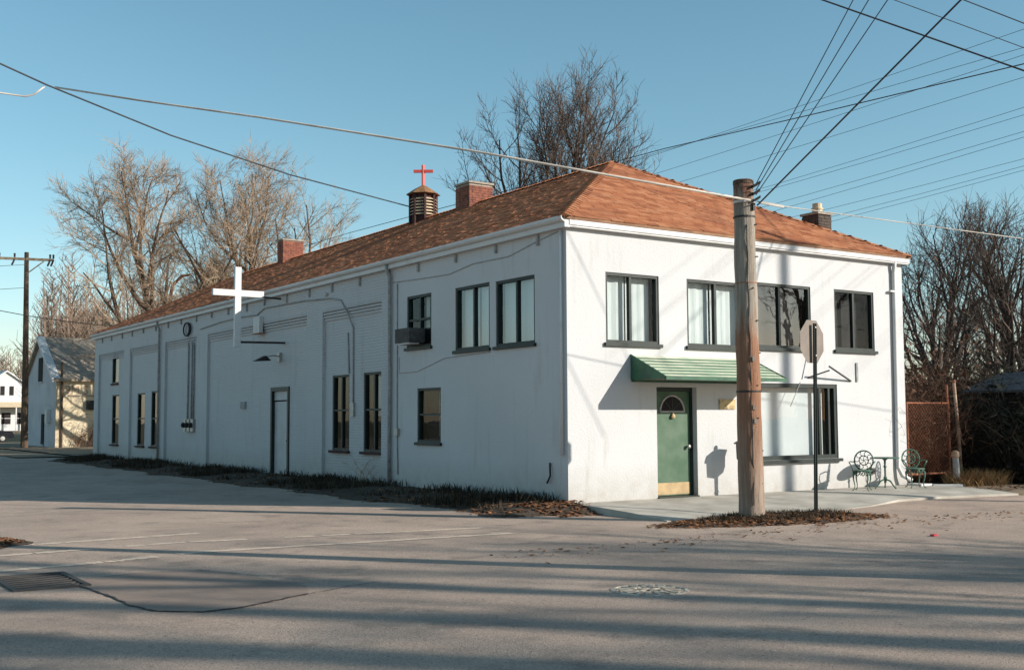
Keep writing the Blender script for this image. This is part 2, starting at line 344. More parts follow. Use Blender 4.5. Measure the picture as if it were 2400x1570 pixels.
# concrete pavement in front of the door
def pave_z(x, y): return -.006 - .0168*y*y + .004*nz(x, y)
mb = MB(); xs = [.03, 1.2, 2.6, 4.0, 5.4, 6.8, 8.2, 9.6, 10.7]; ys = [0.0, -.9, -1.8, -2.75]
def pedge(x): return -2.75 - .25*math.sin(x*.6) + (.25 if x > 6 else 0)
for i in range(len(xs)-1):
    for j in range(3):
        P = [(x, (y if y > -2.7 else pedge(x))) for x, y in ((xs[i], ys[j]), (xs[i+1], ys[j]), (xs[i+1], ys[j+1]), (xs[i], ys[j+1]))]
        mb.quad(*[(x, y, pave_z(x, y)) for x, y in (P[0], P[3], P[2], P[1])])
for i in range(len(xs)-1):
    a, b = (xs[i], pedge(xs[i])), (xs[i+1], pedge(xs[i+1])); mb.quad((*a, pave_z(*a)), (*a, -.3), (*b, -.3), (*b, pave_z(*b)))
for j in range(3):
    a = (xs[0], ys[j]); b = (xs[0], ys[j+1] if j < 2 else pedge(xs[0])); mb.quad((*a, pave_z(*a)), (*a, -.3), (*b, -.3), (*b, pave_z(*b)))
mb.build('pavement', 'concrete')['kind'] = 'structure'
# soil verge along the side wall
def verge_z(x, y):
    d = -x; e = 1.75+.25*nz(0, y*.6); return .03+.035*nz(x, y, 1.6)-.19*max(0, d/e)**1.4 - (.25*max(0, (-.2-y)) if y < -.2 else 0)
sheet('verge', -2.5, .06, -1.1, 37, .22, verge_z, 'soil')
# mound under the stub pole and stop sign
def mound_z(x, y):
    u = ((x-1.6)*.93+(y+3.75)*-.10)/2.65; v = ((y+3.75)+(x-1.6)*.12)/(1.0); r = u*u+v*v
    return -.20+.155*max(-.3, 1-r)+.03*nz(x, y, 2.2)*max(0, 1-r*.8)
sheet('mound', -1.7, 4.9, -5.1, -2.45, .12, mound_z, 'soil', keep=lambda x, y: mound_z(x, y) > -.2)
# far kerb corner at the left edge of the picture
def cor_z(x, y):
    r = ((x+12.0)/3.0)**2+((y-.5)/1.75)**2; return -.22+.19*max(-.3, 1-r)+.02*nz(x, y, 2)
sheet('corner_island', -15.2, -8.9, -1.5, 2.5, .14, cor_z, 'soil', keep=lambda x, y: cor_z(x, y) > -.2)

# worn crosswalk lines
def stripe(pts, width, label, breaks=()):
    mb = MB(); n = 150; tot = len(pts)-1; wj = [random.random() for _ in range(n+2)]
    for i in range(n):
        t0, t1 = i/n*tot, (i+1)/n*tot
        if any(a <= (t0/tot) < b for a, b in breaks) or random.random() < .03: continue
        q = []
        for t in (t0, t1):
            k = min(int(t), tot-1); a, b = Vector(pts[k]), Vector(pts[k+1]); p = a.lerp(b, t-k); d = (b-a).normalized(); nn = Vector((-d.y, d.x)); ww = width*(.45+.55*wj[int(round(t/tot*n))])
            q.append((p+nn*ww/2, p-nn*ww/2))
        (a, b), (c, d) = q; mb.quad(*[(P.x, P.y, H(P.x, P.y)+.005) for P in (a, b, d, c)])
    o = mb.build('road_marking', 'paint'); o['kind'] = 'structure'; o['label'] = label
stripe([(-9.6, .05), (-7.0, .45)], .26, 'faded white line nearest the far side street')
stripe([(-10.6, -1.25), (-7.72, -.9), (-3.0, -1.68)], .24, 'faded long white crosswalk line', ((.28, .36), (.6, .66)))
stripe([(-10.9, -2.8), (-9.15, -2.6), (-7.9, -2.3), (-3.2, -2.8)], .24, 'faded white crosswalk line nearest the drain', ((.5, .58),))
# darker asphalt patch with an open seam
patch = [(-10.03, -4.3), (-9.95, -4.75), (-9.92, -5.5), (-9.93, -6.3), (-9.85, -6.78), (-9.5, -7.12), (-9.15, -7.1), (-8.7, -6.85), (-8.23, -6.6), (-8.0, -6.0), (-8.15, -5.0), (-8.5, -4.0), (-9.2, -3.8), (-9.75, -3.95)]
mb = MB(); cx = sum(p[0] for p in patch)/len(patch); cy = sum(p[1] for p in patch)/len(patch)
K = 6
for i in range(len(patch)):
    a, b = patch[i], patch[(i+1) % len(patch)]
    for k in range(K):
        f0, f1 = k/K, (k+1)/K
        P = [(cx+(p[0]-cx)*f, cy+(p[1]-cy)*f) for p, f in ((a, f0), (a, f1), (b, f1), (b, f0))]
        mb.quad(*[(x, y, H(x, y)+.005) for x, y in P])
o = mb.build('road_patch', 'patch'); o['kind'] = 'structure'
def seam(pts, wd):
    mb = MB(); P = []
    for i in range(len(pts)-1):
        for k in range(6):
            t = k/6; P.append((pts[i][0]*(1-t)+pts[i+1][0]*t+random.uniform(-.015, .015), pts[i][1]*(1-t)+pts[i+1][1]*t+random.uniform(-.02, .02)))
    P.append(pts[-1])
    for i in range(len(P)-1):
        a, b = Vector(P[i]), Vector(P[i+1]); d = (b-a).normalized(); n = Vector((-d.y, d.x))*wd*random.uniform(.3, 1)
        mb.quad(*[(q.x, q.y, H(q.x, q.y)+.009) for q in (a+n, a-n, b-n, b+n)])
    o = mb.build('road_crack', 'castiron'); o['kind'] = 'structure'
seam(patch[0:9], .022); seam([(-8.5, -4.0), (-8.1, -4.9), (-7.7, -5.2), (-7.1, -5.6)], .012); seam([(-8.23, -6.6), (-7.6, -6.3), (-7.2, -6.2)], .012)

# ------------------------------------------------------------------ the white building
WID, LEN = 10.18, 35.8
bld = thing('white_building', (0, 0, 0), 'long white two-storey corner building with brown hip roof and green framed windows', 'building')
def FP(u, d, z): return (u, d, z)          # front wall: u along x, d inwards
def SP(u, d, z): return (d, u, z)          # side wall: u along y, d inwards
def wall_cells(mb, P, u0, u1, z0, z1, d, openings, reveal):
    us = sorted({u0, u1, *[o[0] for o in openings if u0 < o[0] < u1], *[o[1] for o in openings if u0 < o[1] < u1]})
    zs = sorted({z0, z1, *[o[2] for o in openings if z0 < o[2] < z1], *[o[3] for o in openings if z0 < o[3] < z1]})
    for a, b in zip(us, us[1:]):
        for c, e in zip(zs, zs[1:]):
            m, k = (a+b)/2, (c+e)/2
            if any(o[0] < m < o[1] and o[2] < k < o[3] for o in openings): continue
            mb.quad(P(a, d, c), P(b, d, c), P(b, d, e), P(a, d, e))
    for (a, b, c, e) in openings:
        if not (u0 <= a and b <= u1): continue
        r = d+reveal
        mb.quad(P(a, d, c), P(a, r, c), P(a, r, e), P(a, d, e)); mb.quad(P(b, d, c), P(b, r, c), P(b, r, e), P(b, d, e))
        mb.quad(P(a, d, e), P(b, d, e), P(b, r, e), P(a, r, e)); mb.quad(P(a, d, c), P(b, d, c), P(b, r, c), P(a, r, c))
TOP = 5.46
FO = [(.96, 2.35, 3.10, 4.50), (3.12, 4.80, 3.10, 4.50), (4.97, 6.90, 3.14, 4.56), (7.70, 9.10, 3.16, 4.56), (4.95, 7.72, .68, 2.36), (2.25, 3.35, -.02, 2.24)]
S1 = [(1.07, 2.50, 3.12, 4.50), (2.74, 4.15, 3.12, 4.52), (5.22, 6.39, 3.30, 4.53), (4.79, 5.88, 1.08, 2.33)]
S2 = [(9.68, 10.72, .80, 2.80), (7.76, 8.85, .80, 2.81), (13.64, 15.02, -.1, 2.59), (32.12, 33.15, 3.22, 4.86), (31.95, 33.05, .62, 2.73), (28.16, 29.2, .62, 2.72), (26.2, 27.3, .62, 2.76)]
mb = MB(); wall_cells(mb, FP, 0, WID, -.3, TOP, 0, FO, .16)
mb.quad((WID, 0, -.3), (WID, LEN, -.3), (WID, LEN, TOP), (WID, 0, TOP)); mb.quad((0.08, LEN, -.3), (WID, LEN, -.3), (WID, LEN, TOP), (0.08, LEN, TOP))
wall_cells(mb, SP, 0, 7.35, -.3, TOP, 0, S1, .16)
mb.build('wall', 'stucco', bld)
mb = MB(); wall_cells(mb, SP, 7.35, LEN, -.3, TOP, .09, S2, .16)
for a, b in ((7.35, 7.70), (11.2, 12.24), (20.6, 21.72), (25.36, 26.1), (30.1, 31.0), (35.1, 35.803)): mb.box(0, .13, a, b, -.3, 4.6)
mb.box(-.001, .13, 7.352, 35.804, 4.6, TOP)
o = mb.build('side_wall', 'brickwhite', bld)
for (a, b) in ((7.70, 11.2), (12.24, 20.6), (21.72, 25.36), (26.1, 30.1), (31.0, 35.1)):     # corbelled courses at the head of each panel
    mb = MB()
    for k in range(4):
        mb.box(.004+.018*k, .12, a+.004, b-.004, 4.545-.08*k, 4.597-.08*k)
    mb.build('corbel_course', 'brickwhite', bld)

def window(P, o4, mulls, cover, sill='green', frame=.058, d0=.02, rails=(), sillproud=.06, gl='glass'):
    u0, u1, z0, z1 = o4
    if P is SP and u0 > 7.3: base = .09
    else: base = 0
    mb = MB(); fr = frame; e = .003
    def bx(m, a, b, d1, d2, c, k):
        p, q = P(a, d1, c), P(b, d2, k); m.box(min(p[0], q[0]), max(p[0], q[0]), min(p[1], q[1]), max(p[1], q[1]), c, k)
    D0, D1 = base+d0, base+.13
    bx(mb, u0+e, u0+fr, D0, D1, z0+e, z1-e); bx(mb, u1-fr, u1-e, D0, D1, z0+e, z1-e); bx(mb, u0+fr, u1-fr, D0, D1, z1-fr, z1-e); bx(mb, u0+fr, u1-fr, D0, D1, z0+e, z0+fr)
    w_ = mb.build('window', 'green', bld)
    for mu in mulls: m = MB(); bx(m, mu-.03, mu+.03, D0+.012, D1-.01, z0+fr, z1-fr); m.build('mullion', 'green', w_)
    for rz in rails: m = MB(); bx(m, u0+fr, u1-fr, D0+.01, D1-.012, rz-.025, rz+.025); m.build('rail', 'green', w_)
    ed = [u0+fr] + [x for mu in mulls for x in (mu-.03, mu+.03)] + [u1-fr]; zd = [z0+fr]+[x for r_ in rails for x in (r_-.025, r_+.025)]+[z1-fr]
    for i in range(0, len(ed), 2):
        for j in range(0, len(zd), 2):
            m = MB(); m.quad(P(ed[i], D1-.05, zd[j]), P(ed[i+1], D1-.05, zd[j]), P(ed[i+1], D1-.05, zd[j+1]), P(ed[i], D1-.05, zd[j+1])); m.build('pane', gl, w_)
    m = MB(); bx(m, u0-.05, u1+.05, base+.30, base+.31, z0-.05, z1+.05); m.build('room_shade_panel', 'dark', w_)  # added near-black panel stands for the unlit room behind the glass
    for (a, b, c, k, mt) in cover:      # curtains: fractions of the opening, folded cloth
        m = MB(); nseg = max(6, int((b-a)*(u1-u0)/.05)); ua, ub = u0+(u1-u0)*a, u0+(u1-u0)*b; za, zb = z0+(z1-z0)*c, z0+(z1-z0)*k; pr = None
        for i in range(nseg+1):
            u = ua+(ub-ua)*i/nseg; dd = base+.22+((.004+.010*((u0*3.7+a*5.3) % 1))*math.sin(i*(1.1+((u0*2.3+a*3.1) % 1))+a*7)+.006*math.sin(i*.37+u0) if mt != 'board' else 0)
            if pr: m.quad(P(pr[0], pr[1], za), P(u, dd, za), P(u, dd, zb), P(pr[0], pr[1], zb))
            pr = (u, dd)
        m.build('curtain' if mt != 'board' else 'window_board', mt, w_, smooth=True)
    m = MB(); bx(m, u0-.05, u1+.05, base-sillproud, base+.13, z0-.07, z0-.002)
    m.build('sill', sill, w_); return w_
C = 'curtain'
window(FP, FO[0], [1.62], [(0, .46, 0, 1, C), (.49, .93, 0, 1, C)])
window(FP, FO[1], [3.96], [(0, .485, 0, 1, C), (.51, .97, 0, 1, C)])
window(FP, FO[2], [5.92], [], gl='glass2')
window(FP, FO[3], [8.40], [(.0, .14, .2, .32, C)])
wshop = window(FP, FO[4], [7.16, 7.47], [(0, .8, 0, 1, 'board'), (.86, .90, 0, 1, 'board')], frame=.09, sillproud=.09)
window(SP, S1[0], [1.76], [(.02, .98, 0, 1, C)], gl='glass2')
window(SP, S1[1], [3.42], [(.02, .46, 0, 1, C), (.52, .98, 0, 1, C)], gl='glass2')
window(SP, S1[2], [5.8], [(.38, .52, .38, 1, C), (.1, .22, .3, 1, 'tan')], rails=(3.95,))
window(SP, S1[3], [], [(.3, .42, .1, .9, 'tan')], rails=(1.72,))
window(SP, S2[0], [10.2], [(.1, .32, .4, .95, 'tan')], sill='sill', rails=(1.86,), sillproud=.1)
window(SP, S2[1], [8.3], [(.06, .30, .1, .95, 'tan'), (.40, .62, .45, .95, C)], sill='sill', rails=(1.86,), sillproud=.1)
window(SP, S2[3], [], [(.55, .9, .3, 1, 'board')], sill='sill')
for k, q in enumerate(S2[4:]): window(SP, q, [], [(.1, .35, .5, .95, 'tan')] if k == 2 else [], sill='sill', rails=(1.7,), sillproud=.09)
# thin surface conduits, wires and cracks on the side wall
def wire_part(name, pts, r, material='metal', n=6): mb = MB(); mb.tube(pts, r, n); return mb.build(name, material, bld, smooth=True)
# front door with fan light in its recess
u0, u1, z0, z1 = FO[5]; D = .15
mb = MB(); mb.box(u0+.003, u0+.07, D-.02, D+.1, 0, z1-.003); mb.box(u1-.07, u1-.003, D-.02, D+.1, 0, z1-.003); mb.box(u0+.07, u1-.07, D-.02, D+.1, z1-.08, z1-.003); mb.box(u0+.003, u1-.003, -.05, D+.1, -.03, .02)
mb.build('door_frame', 'green', bld)
mb = MB(); mb.box(u0+.073, u1-.073, D+.005, D+.05, .03, z1-.085); door = mb.build('door', 'doorgreen', bld)
mc = (u0+u1)/2
mb = MB(); pts = [(mc+.33*math.cos(a), D+.0, 1.74+.33*math.sin(a)) for a in [math.pi*k/14 for k in range(15)]]; mb.tube(pts+[pts[0]], .022, 6, False); mb.build('fan_light_trim', 'metal', door)
mb = MB(); mb.poly([(mc+.31*math.cos(math.pi*k/14), D+.002, 1.745+.31*math.sin(math.pi*k/14)) for k in range(15)]); mb.build('fan_light', 'dark', door)
for a in (45, 90, 135): mb = MB(); mb.bar((mc, D, 1.75), (mc+.31*math.cos(rad(a)), D, 1.75+.31*math.sin(rad(a))), .018); mb.build('glazing_bar', 'green', door)
mb = MB(); mb.box(u0+.09, u1-.09, D-.004, D+.008, .05, .29); mb.build('kick_plate', 'brass', door)
mb = MB(); mb.lathe((0, 0, 0), [(.01, -.02), (.05, -.015), (.06, .02), (.03, .07), (.01, .09)], 10); mb.v = [(mc+x, D-.03+y*.6, 1.62+z) for x, y, z in mb.v]; mb.build('knocker', 'brass', door)
mb = MB(); mb.lathe((0, 0, 0), [(.02, 0), (.022, .03), (.04, .045), (.042, .07), (.02, .085)], 12); mb.v = [(u1-.15+x, D-z, 1.02+y) for x, y, z in mb.v]; mb.build('knob', 'metal', door, smooth=True)
# side door
u0, u1, z0, z1 = S2[2]
mb = MB()
for q in ((.05, .22, u0+.003, u0+.11, -.1, z1-.003), (.05, .22, u1-.11, u1-.003, -.1, z1-.003), (.05, .22, u0+.11, u1-.11, z1-.12, z1-.003)): mb.box(*q)
mb.build('door_frame', 'green', bld)
mb = MB(); mb.box(.15, .2, u0+.115, u1-.115, -.08, 2.16); d2 = mb.build('door', 'doorwhite', bld)
mb = MB(); mb.box(.135, .2, u0+.115, u1-.115, 2.20, z1-.125); mb.build('transom_panel', 'doorwhite', d2)
for (a, b, c, e) in ((.1, .9, .15, .9), (.1, .9, 1.05, 1.95)):
    ua, ub = u0+.115+(u1-u0-.23)*a, u0+.115+(u1-u0-.23)*b; mb = MB()
    for q in ((ua, ua+.03, c, e), (ub-.03, ub, c, e), (ua+.03, ub-.03, c, c+.03), (ua+.03, ub-.03, e-.03, e)): mb.box(.142, .152, *q)
    mb.build('panel_moulding', 'doorwhite', d2)
mb = MB(); mb.lathe((0, 0, 0), [(.02, 0), (.022, .03), (.04, .045), (.02, .075)], 10); mb.v = [(.15-z, u0+.2+x, 1.0+y) for x, y, z in mb.v]; mb.build('knob', 'black', d2)

# ---- roof: deck, tab shingles, hip caps, gutters
OV = .16; EZ = 5.50; PK = .502; HALF = WID/2+OV
AX, AY0, AY1, AZp = WID/2, -OV+HALF*.95, LEN+OV-HALF*.95, EZ+HALF*PK
e = [(-OV, -OV, EZ), (WID+OV, -OV, EZ), (WID+OV, LEN+OV, EZ), (-OV, LEN+OV, EZ)]; a0, a1 = (AX, AY0, AZp), (AX, AY1, AZp)
mb = MB(); mb.poly([e[0], e[1], a0]); mb.poly([e[1], e[2], a1, a0]); mb.poly([e[2], e[3], a1]); mb.poly([e[3], e[0], a0, a1])
dn = lambda p: (p[0], p[1], p[2]-.06)
for i in range(4): mb.quad(e[i], e[(i+1) % 4], dn(e[(i+1) % 4]), dn(e[i]))
mb.poly([dn(q) for q in reversed(e)]); roof = mb.build('roof', 'deck', bld)
def shingle_slope(c0, c1, r0, r1, name, row=.145, tab=.31):
    c0, c1, r0, r1 = map(Vector, (c0, c1, r0, r1)); U = (c1-c0).normalized(); Nn = (c1-c0).cross(r0-c0).normalized()
    if Nn.z < 0: Nn = -Nn
    V = Nn.cross(U); 
    if V.z < 0: V = -V
    Ht = (r0-c0).dot(V); wd = (c1-c0).dot(U); l0 = (r0-c0).dot(U); l1 = (r1-c0).dot(U); mb = MB(); rows = int(Ht/row)
    for k in range(rows):
        v = k*row; f = v/Ht; f2 = min(1, (v+row*.6)/Ht); a = l0*f2; b = wd+(l1-wd)*f2; u = a-random.uniform(0, tab)
        while u < b:
            s, t_ = max(u, a)+.004, min(u+tab, b)-.004; u += tab
            if t_-s < .03: continue
            jit = random.uniform(-.006, .006); th = random.uniform(.010, .022); lift = random.uniform(.001, .005)
            p = c0+U*s+V*(v-.012+jit)+Nn*(th); q = c0+U*t_+V*(v-.012+jit)+Nn*(th+random.uniform(-.003, .003)); rr = c0+U*t_+V*min(v+row*1.25, Ht)+Nn*lift; ss = c0+U*s+V*min(v+row*1.25, Ht)+Nn*lift
            n = len(mb.v); mb.v += [tuple(x) for x in (p, q, rr, ss, p-Nn*th, q-Nn*th)]
            mb.f += [(n, n+1, n+2, n+3), (n+4, n+5, n+1, n), (n+4, n, n+3), (n+1, n+5, n+2)]
    o = mb.build('shingles', 'shingle', roof); o['kind'] = 'stuff'; return o
shingle_slope(e[0], e[1], a0, a0, 'front'); shingle_slope(e[3], e[0], a1, a0, 'side'); shingle_slope(e[1], e[2], a0, a1, 'right', .29, .9)
def caps(p, q, width=.14):
    p, q = Vector(p), Vector(q); d = (q-p).normalized(); L = (q-p).length; s = d.cross(Vector((0, 0, 1))).normalized(); mb = MB(); n = int(L/.2)
    for i in range(n):
        a = p+d*(i*.2); b = p+d*(i*.2+.26); h0, h1 = .045+random.uniform(0, .008), .028
        A = [a+s*width+Vector((0, 0, h0-.065)), a+Vector((0, 0, h0)), a-s*width+Vector((0, 0, h0-.065))]; B = [b+s*width*.9+Vector((0, 0, h1-.065)), b+Vector((0, 0, h1)), b-s*width*.9+Vector((0, 0, h1-.065))]
        k = len(mb.v); mb.v += [tuple(x) for x in A+B]; mb.f += [(k, k+1, k+4, k+3), (k+1, k+2, k+5, k+4), (k, k+2, k+1)]
    mb.build('ridge_caps', 'shingle', roof)['kind'] = 'stuff'
caps(e[0], a0); caps(e[1], a0); caps(e[3], a1); caps(a0, a1)
# eave boxing and gutters
mb = MB(); mb.box(-.13, -.003, -.13, LEN+.13, 5.285, 5.435); mb.build('eave_box', 'trim', bld); mb = MB(); mb.box(-.003, WID+.12, -.125, -.004, 5.30, 5.435); mb.build('fascia', 'trim', bld); mb = MB(); mb.box(-.02, WID+.13, -.145, -.126, 5.335, 5.50); mb.build('fascia_board', 'trim', bld)
mb = MB(); prof = [(-.132, 5.40), (-.15, 5.385), (-.20, 5.41), (-.225, 5.45), (-.222, 5.495), (-.212, 5.49), (-.202, 5.45), (-.15, 5.425)]
mb.prism([(x, -.14, z) for x, z in prof], (0, LEN+.3, 0)); mb.build('gutter', 'trim', bld)
for k in range(22):
    y = .9+k*1.6+random.uniform(-.1, .1); mb = MB(); mb.box(-.05, .0, y, y+.06, 5.10-random.uniform(0, .06), 5.268); mb.build('rafter_tail', 'louver', bld)
for k in range(9):
    y = 16+k*2.2+random.uniform(-.5, .5); mb = MB(); mb.box(-.235, -.19, y, y+random.uniform(.2, .7), 5.49, 5.515); mb.build('gutter_debris', 'black', bld)
# downspouts
wire_part('downspout', [(-.17, 7.15, 5.40), (-.15, 7.15, 5.25), (-.07, 7.15, 5.10), (-.06, 7.15, 2.6), (-.06, 7.17, .1)], .045, 'louver', 8)
wire_part('downspout', [(-.17, 25.9, 5.40), (-.15, 25.9, 5.25), (-.07, 25.9, 5.10), (-.06, 25.9, 0)], .045, 'louver', 8)
wire_part('downspout', [(9.8, -.10, 5.35), (9.8, -.08, 5.2), (9.8, -.06, 5.08), (9.78, -.06, 2.6), (9.75, -.06, .42), (9.82, -.12, .22), (10.0, -.25, .10)], .05, 'trim', 8)
mb = MB(); mb.box(9.62, 9.90, -.10, -.035, 4.6, 4.64); mb.build('downspout_strap', 'trim', bld)
wire_part('corner_pipe', [(-.05, .12, 5.25), (-.05, .12, .9)], .03, 'trim', 6)
wire_part('conduit', [(-.02, 21.3, 4.78), (-.02, 19.4, 4.87), (-.02, 17.6, 4.90), (-.02, 16.0, 4.86), (-.02, 15.4, 5.02), (-.02, 12.5, 4.98), (-.02, 10.6, 4.88), (-.02, 10.0, 4.78), (-.015, 9.55, 4.35), (.07, 9.43, 4.0), (.07, 9.41, 2.05)], .022, 'louver')
wire_part('conduit', [(.07, 9.75, 3.9), (.07, 9.7, 3.2), (.07, 9.66, 2.82)], .02, 'louver')
wire_part('wall_cable', [(-.012, 7.1, 4.95), (-.012, 5.8, 4.90), (-.012, 4.4, 4.86), (-.012, 3.4, 4.98), (-.012, 2.0, 4.97), (-.012, .9, 5.16), (-.012, .25, 5.25)], .009, 'louver', 5)
wire_part('wall_cable', [(-.012, 6.75, 3.1), (-.012, 6.75, 2.72), (-.012, 5.9, 2.72), (-.012, 4.6, 2.98), (-.012, 2.7, 3.02)], .006, 'louver', 5)
wire_part('conduit', [(-.015, 6.85, 4.9), (-.015, 6.85, 1.45), (-.015, 6.8, .3)], .014, 'louver', 5)
mb = MB(); mb.box(-.07, 0, 6.74, 6.92, 1.22, 1.4); mb.build('outlet_box', 'metal', bld)
wire_part('hose_pipe', [(-.03, .55, .75), (-.06, .5, .5), (-.05, .62, .36)], .02, 'black', 6)
mb = MB(); mb.box(.03, .10, 9.33, 9.52, 1.7, 2.05); mb.build('outlet_box', 'metal', bld)
mb = MB(); mb.box(-.12, 0, 15.55, 16.05, 4.28, 4.78); mb.build('junction_box', 'trim', bld)
mb = MB(); mb.box(-.13, -.0, 15.5, 16.1, 4.25, 4.279); mb.build('box_base', 'rust', bld)
# electric riser: conduits, meters and cable coil
for y in (21.75, 22.15, 22.35, 22.75): wire_part('riser_conduit', [(.05, y, 4.55), (.045, y, 1.65)], .03, 'louver', 6)
for y in (21.95, 22.35, 22.75):
    mb = MB(); mb.box(-.07, .085, y-.13, y+.13, 1.22, 1.66); mb.build('meter_box', 'metal', bld)
    mb = MB(); mb.lathe((0, 0, 0), [(.09, 0), (.09, .07), (.06, .1)], 12); mb.v = [(-.07-z, y+x, 1.45+q) for x, q, z in mb.v]; mb.build('meter_dial', 'dark', bld)
for k in range(3):
    pts = [(-.06-.02*k, 22.6+(.42-.05*k)*math.cos(a), 4.86+.24*math.sin(a)) for a in [2*math.pi*i/16 for i in range(17)]]; wire_part('cable_coil', pts, .02, 'black')
# wall flood lamp and small fittings beside the side door
mb = MB(); mb.prism([(-.75, 14.2, 3.33), (-.42, 14.2, 3.50), (-.26, 14.2, 3.36)], (0, .28, 0)); lamp = mb.build('flood_lamp', 'black', bld)
mb = MB(); mb.tube([(-.42, 14.34, 3.47), (-.1, 14.34, 3.52), (.09, 14.34, 3.47)], .02, 6); mb.build('lamp_arm', 'metal', lamp)
mb = MB(); mb.box(.0, .09, 14.24, 14.44, 3.34, 3.6); mb.build('lamp_base', 'metal', lamp)
mb = MB(); mb.lathe((-.05, 10.9, 5.0), [(.02, -.03), (.06, 0), (.05, .05), (.02, .07)], 10); mb.build('eave_lamp', 'trim', bld)
mb = MB(); mb.box(.03, .09, 17.1, 17.5, 1.98, 2.2); mb.build('house_number_plate', 'louver', bld)
# air conditioner
mb = MB(); mb.box(-.31, .12, 5.72, 6.42, 3.40, 3.74); ac = mb.build('air_conditioner', 'acbox', bld)
for k in range(7): mb = MB(); mb.box(-.322, -.308, 5.76, 6.38, 3.44+k*.045, 3.462+k*.045); mb.build('grille_slat', 'black', ac)
mb = MB(); mb.box(-.29, -.02, 5.76, 6.38, 3.365, 3.395); mb.build('drip_tray', 'trim', ac)
# chimneys on the roof
def chimney(name, x0, x1, y0, y1, z0, z1, material='brick', mort='mortar', cap=True):
    mb = MB(); i = .014; mb.box(x0+i, x1-i, y0+i, y1-i, z0, z1-.01); c = mb.build('chimney', mort, bld)
    h = .076; L = .225; rows = int((z1-z0)/h); cache = {}
    for r in range(rows):
        za, zb = z0+r*h+.004, z0+(r+1)*h-.005; off = (r % 2)*L/2; hue = 0
        for face in range(4):
            p0, p1 = (x0, x1) if face in (0, 1) else (y0+.1, y1-.1); u = p0-off
            while u < p1-.01:
                s, t_ = max(u, p0)+.004, min(u+L, p1)-.004; u += L
                if t_-s < .03: continue
                j = random.uniform(-.003, .006)
                q = {0: (s, t_, y0-j, y0+.095), 1: (s, t_, y1-.095, y1+j), 2: (x0-j, x0+.095, s, t_), 3: (x1-.095, x1+j, s, t_)}[face]
                m = MB(); m.box(*q, za, zb); m.build('brick', material, c)
    if cap:
        m = MB(); m.box(x0-.03, x1+.03, y0-.03, y1+.03, z1-.008, z1+.05); m.build('cap', 'mortar', c)
    return c
chimney('a', 4.66, 5.5, 11.05, 11.85, 7.85, 8.68)
chimney('b', 4.62, 5.5, 25.2, 25.75, 7.9, 8.85)
ch = chimney('c', 9.38, 9.88, 1.85, 2.4, 5.75, 6.78, 'darkbrick', 'darkbrick')
mb = MB(); mb.lathe((9.64, 2.1, 6.82), [(.13, 0), (.13, .1), (.15, .11), (.15, .15), (.12, .16), (.12, .27)], 14); mb.build('flue_pot', 'clay', ch)
# octagonal cupola with louvres
CX, CY, CB = 5.09, 14.6, 7.75
mb = MB(); R8 = .43; angs = [math.pi/8+k*math.pi/4 for k in range(8)]; pt = lambda r, k, z: (CX+r*math.cos(angs[k % 8]), CY+r*math.sin(angs[k % 8]), z)
for k in range(8): mb.quad(pt(R8*.93, k, CB), pt(R8*.93, k+1, CB), pt(R8*.93, k+1, 8.93), pt(R8*.93, k, 8.93))
cup = mb.build('cupola', 'sill', bld)
for k in range(8):
    mb = MB(); mb.bar(pt(R8, k, CB), pt(R8, k, 8.93), .07); mb.build('corner_post', 'sill', cup)
    for j in range(6):
        z = 8.28+j*.10; a, b = Vector(pt(R8*.96, k, z)), Vector(pt(R8*.96, k+1, z)); dirn = ((a+b)/2-Vector((CX, CY, z))).normalized(); t = (b-a)
        m = MB(); m.obox((a+b)/2, t*.42, dirn*.05-Vector((0, 0, .035)), Vector((0, 0, 1)).cross(t).normalized()*.004+Vector((0, 0, .008))); m.build('louvre', 'clay', cup)
mb = MB()
for k in range(8): mb.poly([pt(.57, k, 8.93), pt(.57, k+1, 8.93), pt(.29, k+1, 9.12), pt(.29, k, 9.12)]); mb.poly([pt(.29, k, 9.12), pt(.29, k+1, 9.12), (CX, CY, 9.28)])
mb.poly([pt(.57, k, 8.928) for k in range(8)]); mb.build('cupola_roof', 'copper', cup)
mb = MB(); xd = Vector((.83, -.56, 0))
mb.box(CX-.04, CX+.04, CY-.04, CY+.04, 9.25, 9.93); mb.obox((CX, CY, 9.72), xd*.32, Vector((.56, .83, 0))*.042, (0, 0, .045)); mb.build('cupola_cross', 'redcross', cup)
# wall plaque
mb = MB(); mb.box(3.98, 4.44, -.03, -.004, 1.79, 2.0); mb.build('wall_plaque', 'plaque', bld)
# iron bracket of an old hanging sign
mb = MB(); mb.box(8.38, 8.44, -.03, -.004, 2.43, 2.87); brk = mb.build('sign_bracket_plate', 'louver', bld)
mb = MB(); mb.bar((8.2, -.01, 2.44), (6.98, -.42, 2.74), .03); mb.build('bracket_arm', 'black', brk)
mb = MB(); mb.bar((6.75, -.01, 2.5), (7.13, -.30, 2.66), .03); mb.build('bracket_arm', 'black', brk)
wire_part('sign_wire', [(6.55, -.01, 2.46), (6.72, -.01, 2.95)], .008, 'louver', 5); wire_part('sign_wire', [(6.50, -.01, 2.4), (6.15, -.01, 1.85)], .007, 'louver', 5)
wire_part('awning_stay', [(4.98, -.02, 2.86), (4.98, -.9, 2.42)], .012, 'metal', 5)
mb = MB(); mb.box(8.80, 8.92, -.06, -.002, .28, .42); mb.build('outlet_box', 'black', bld)
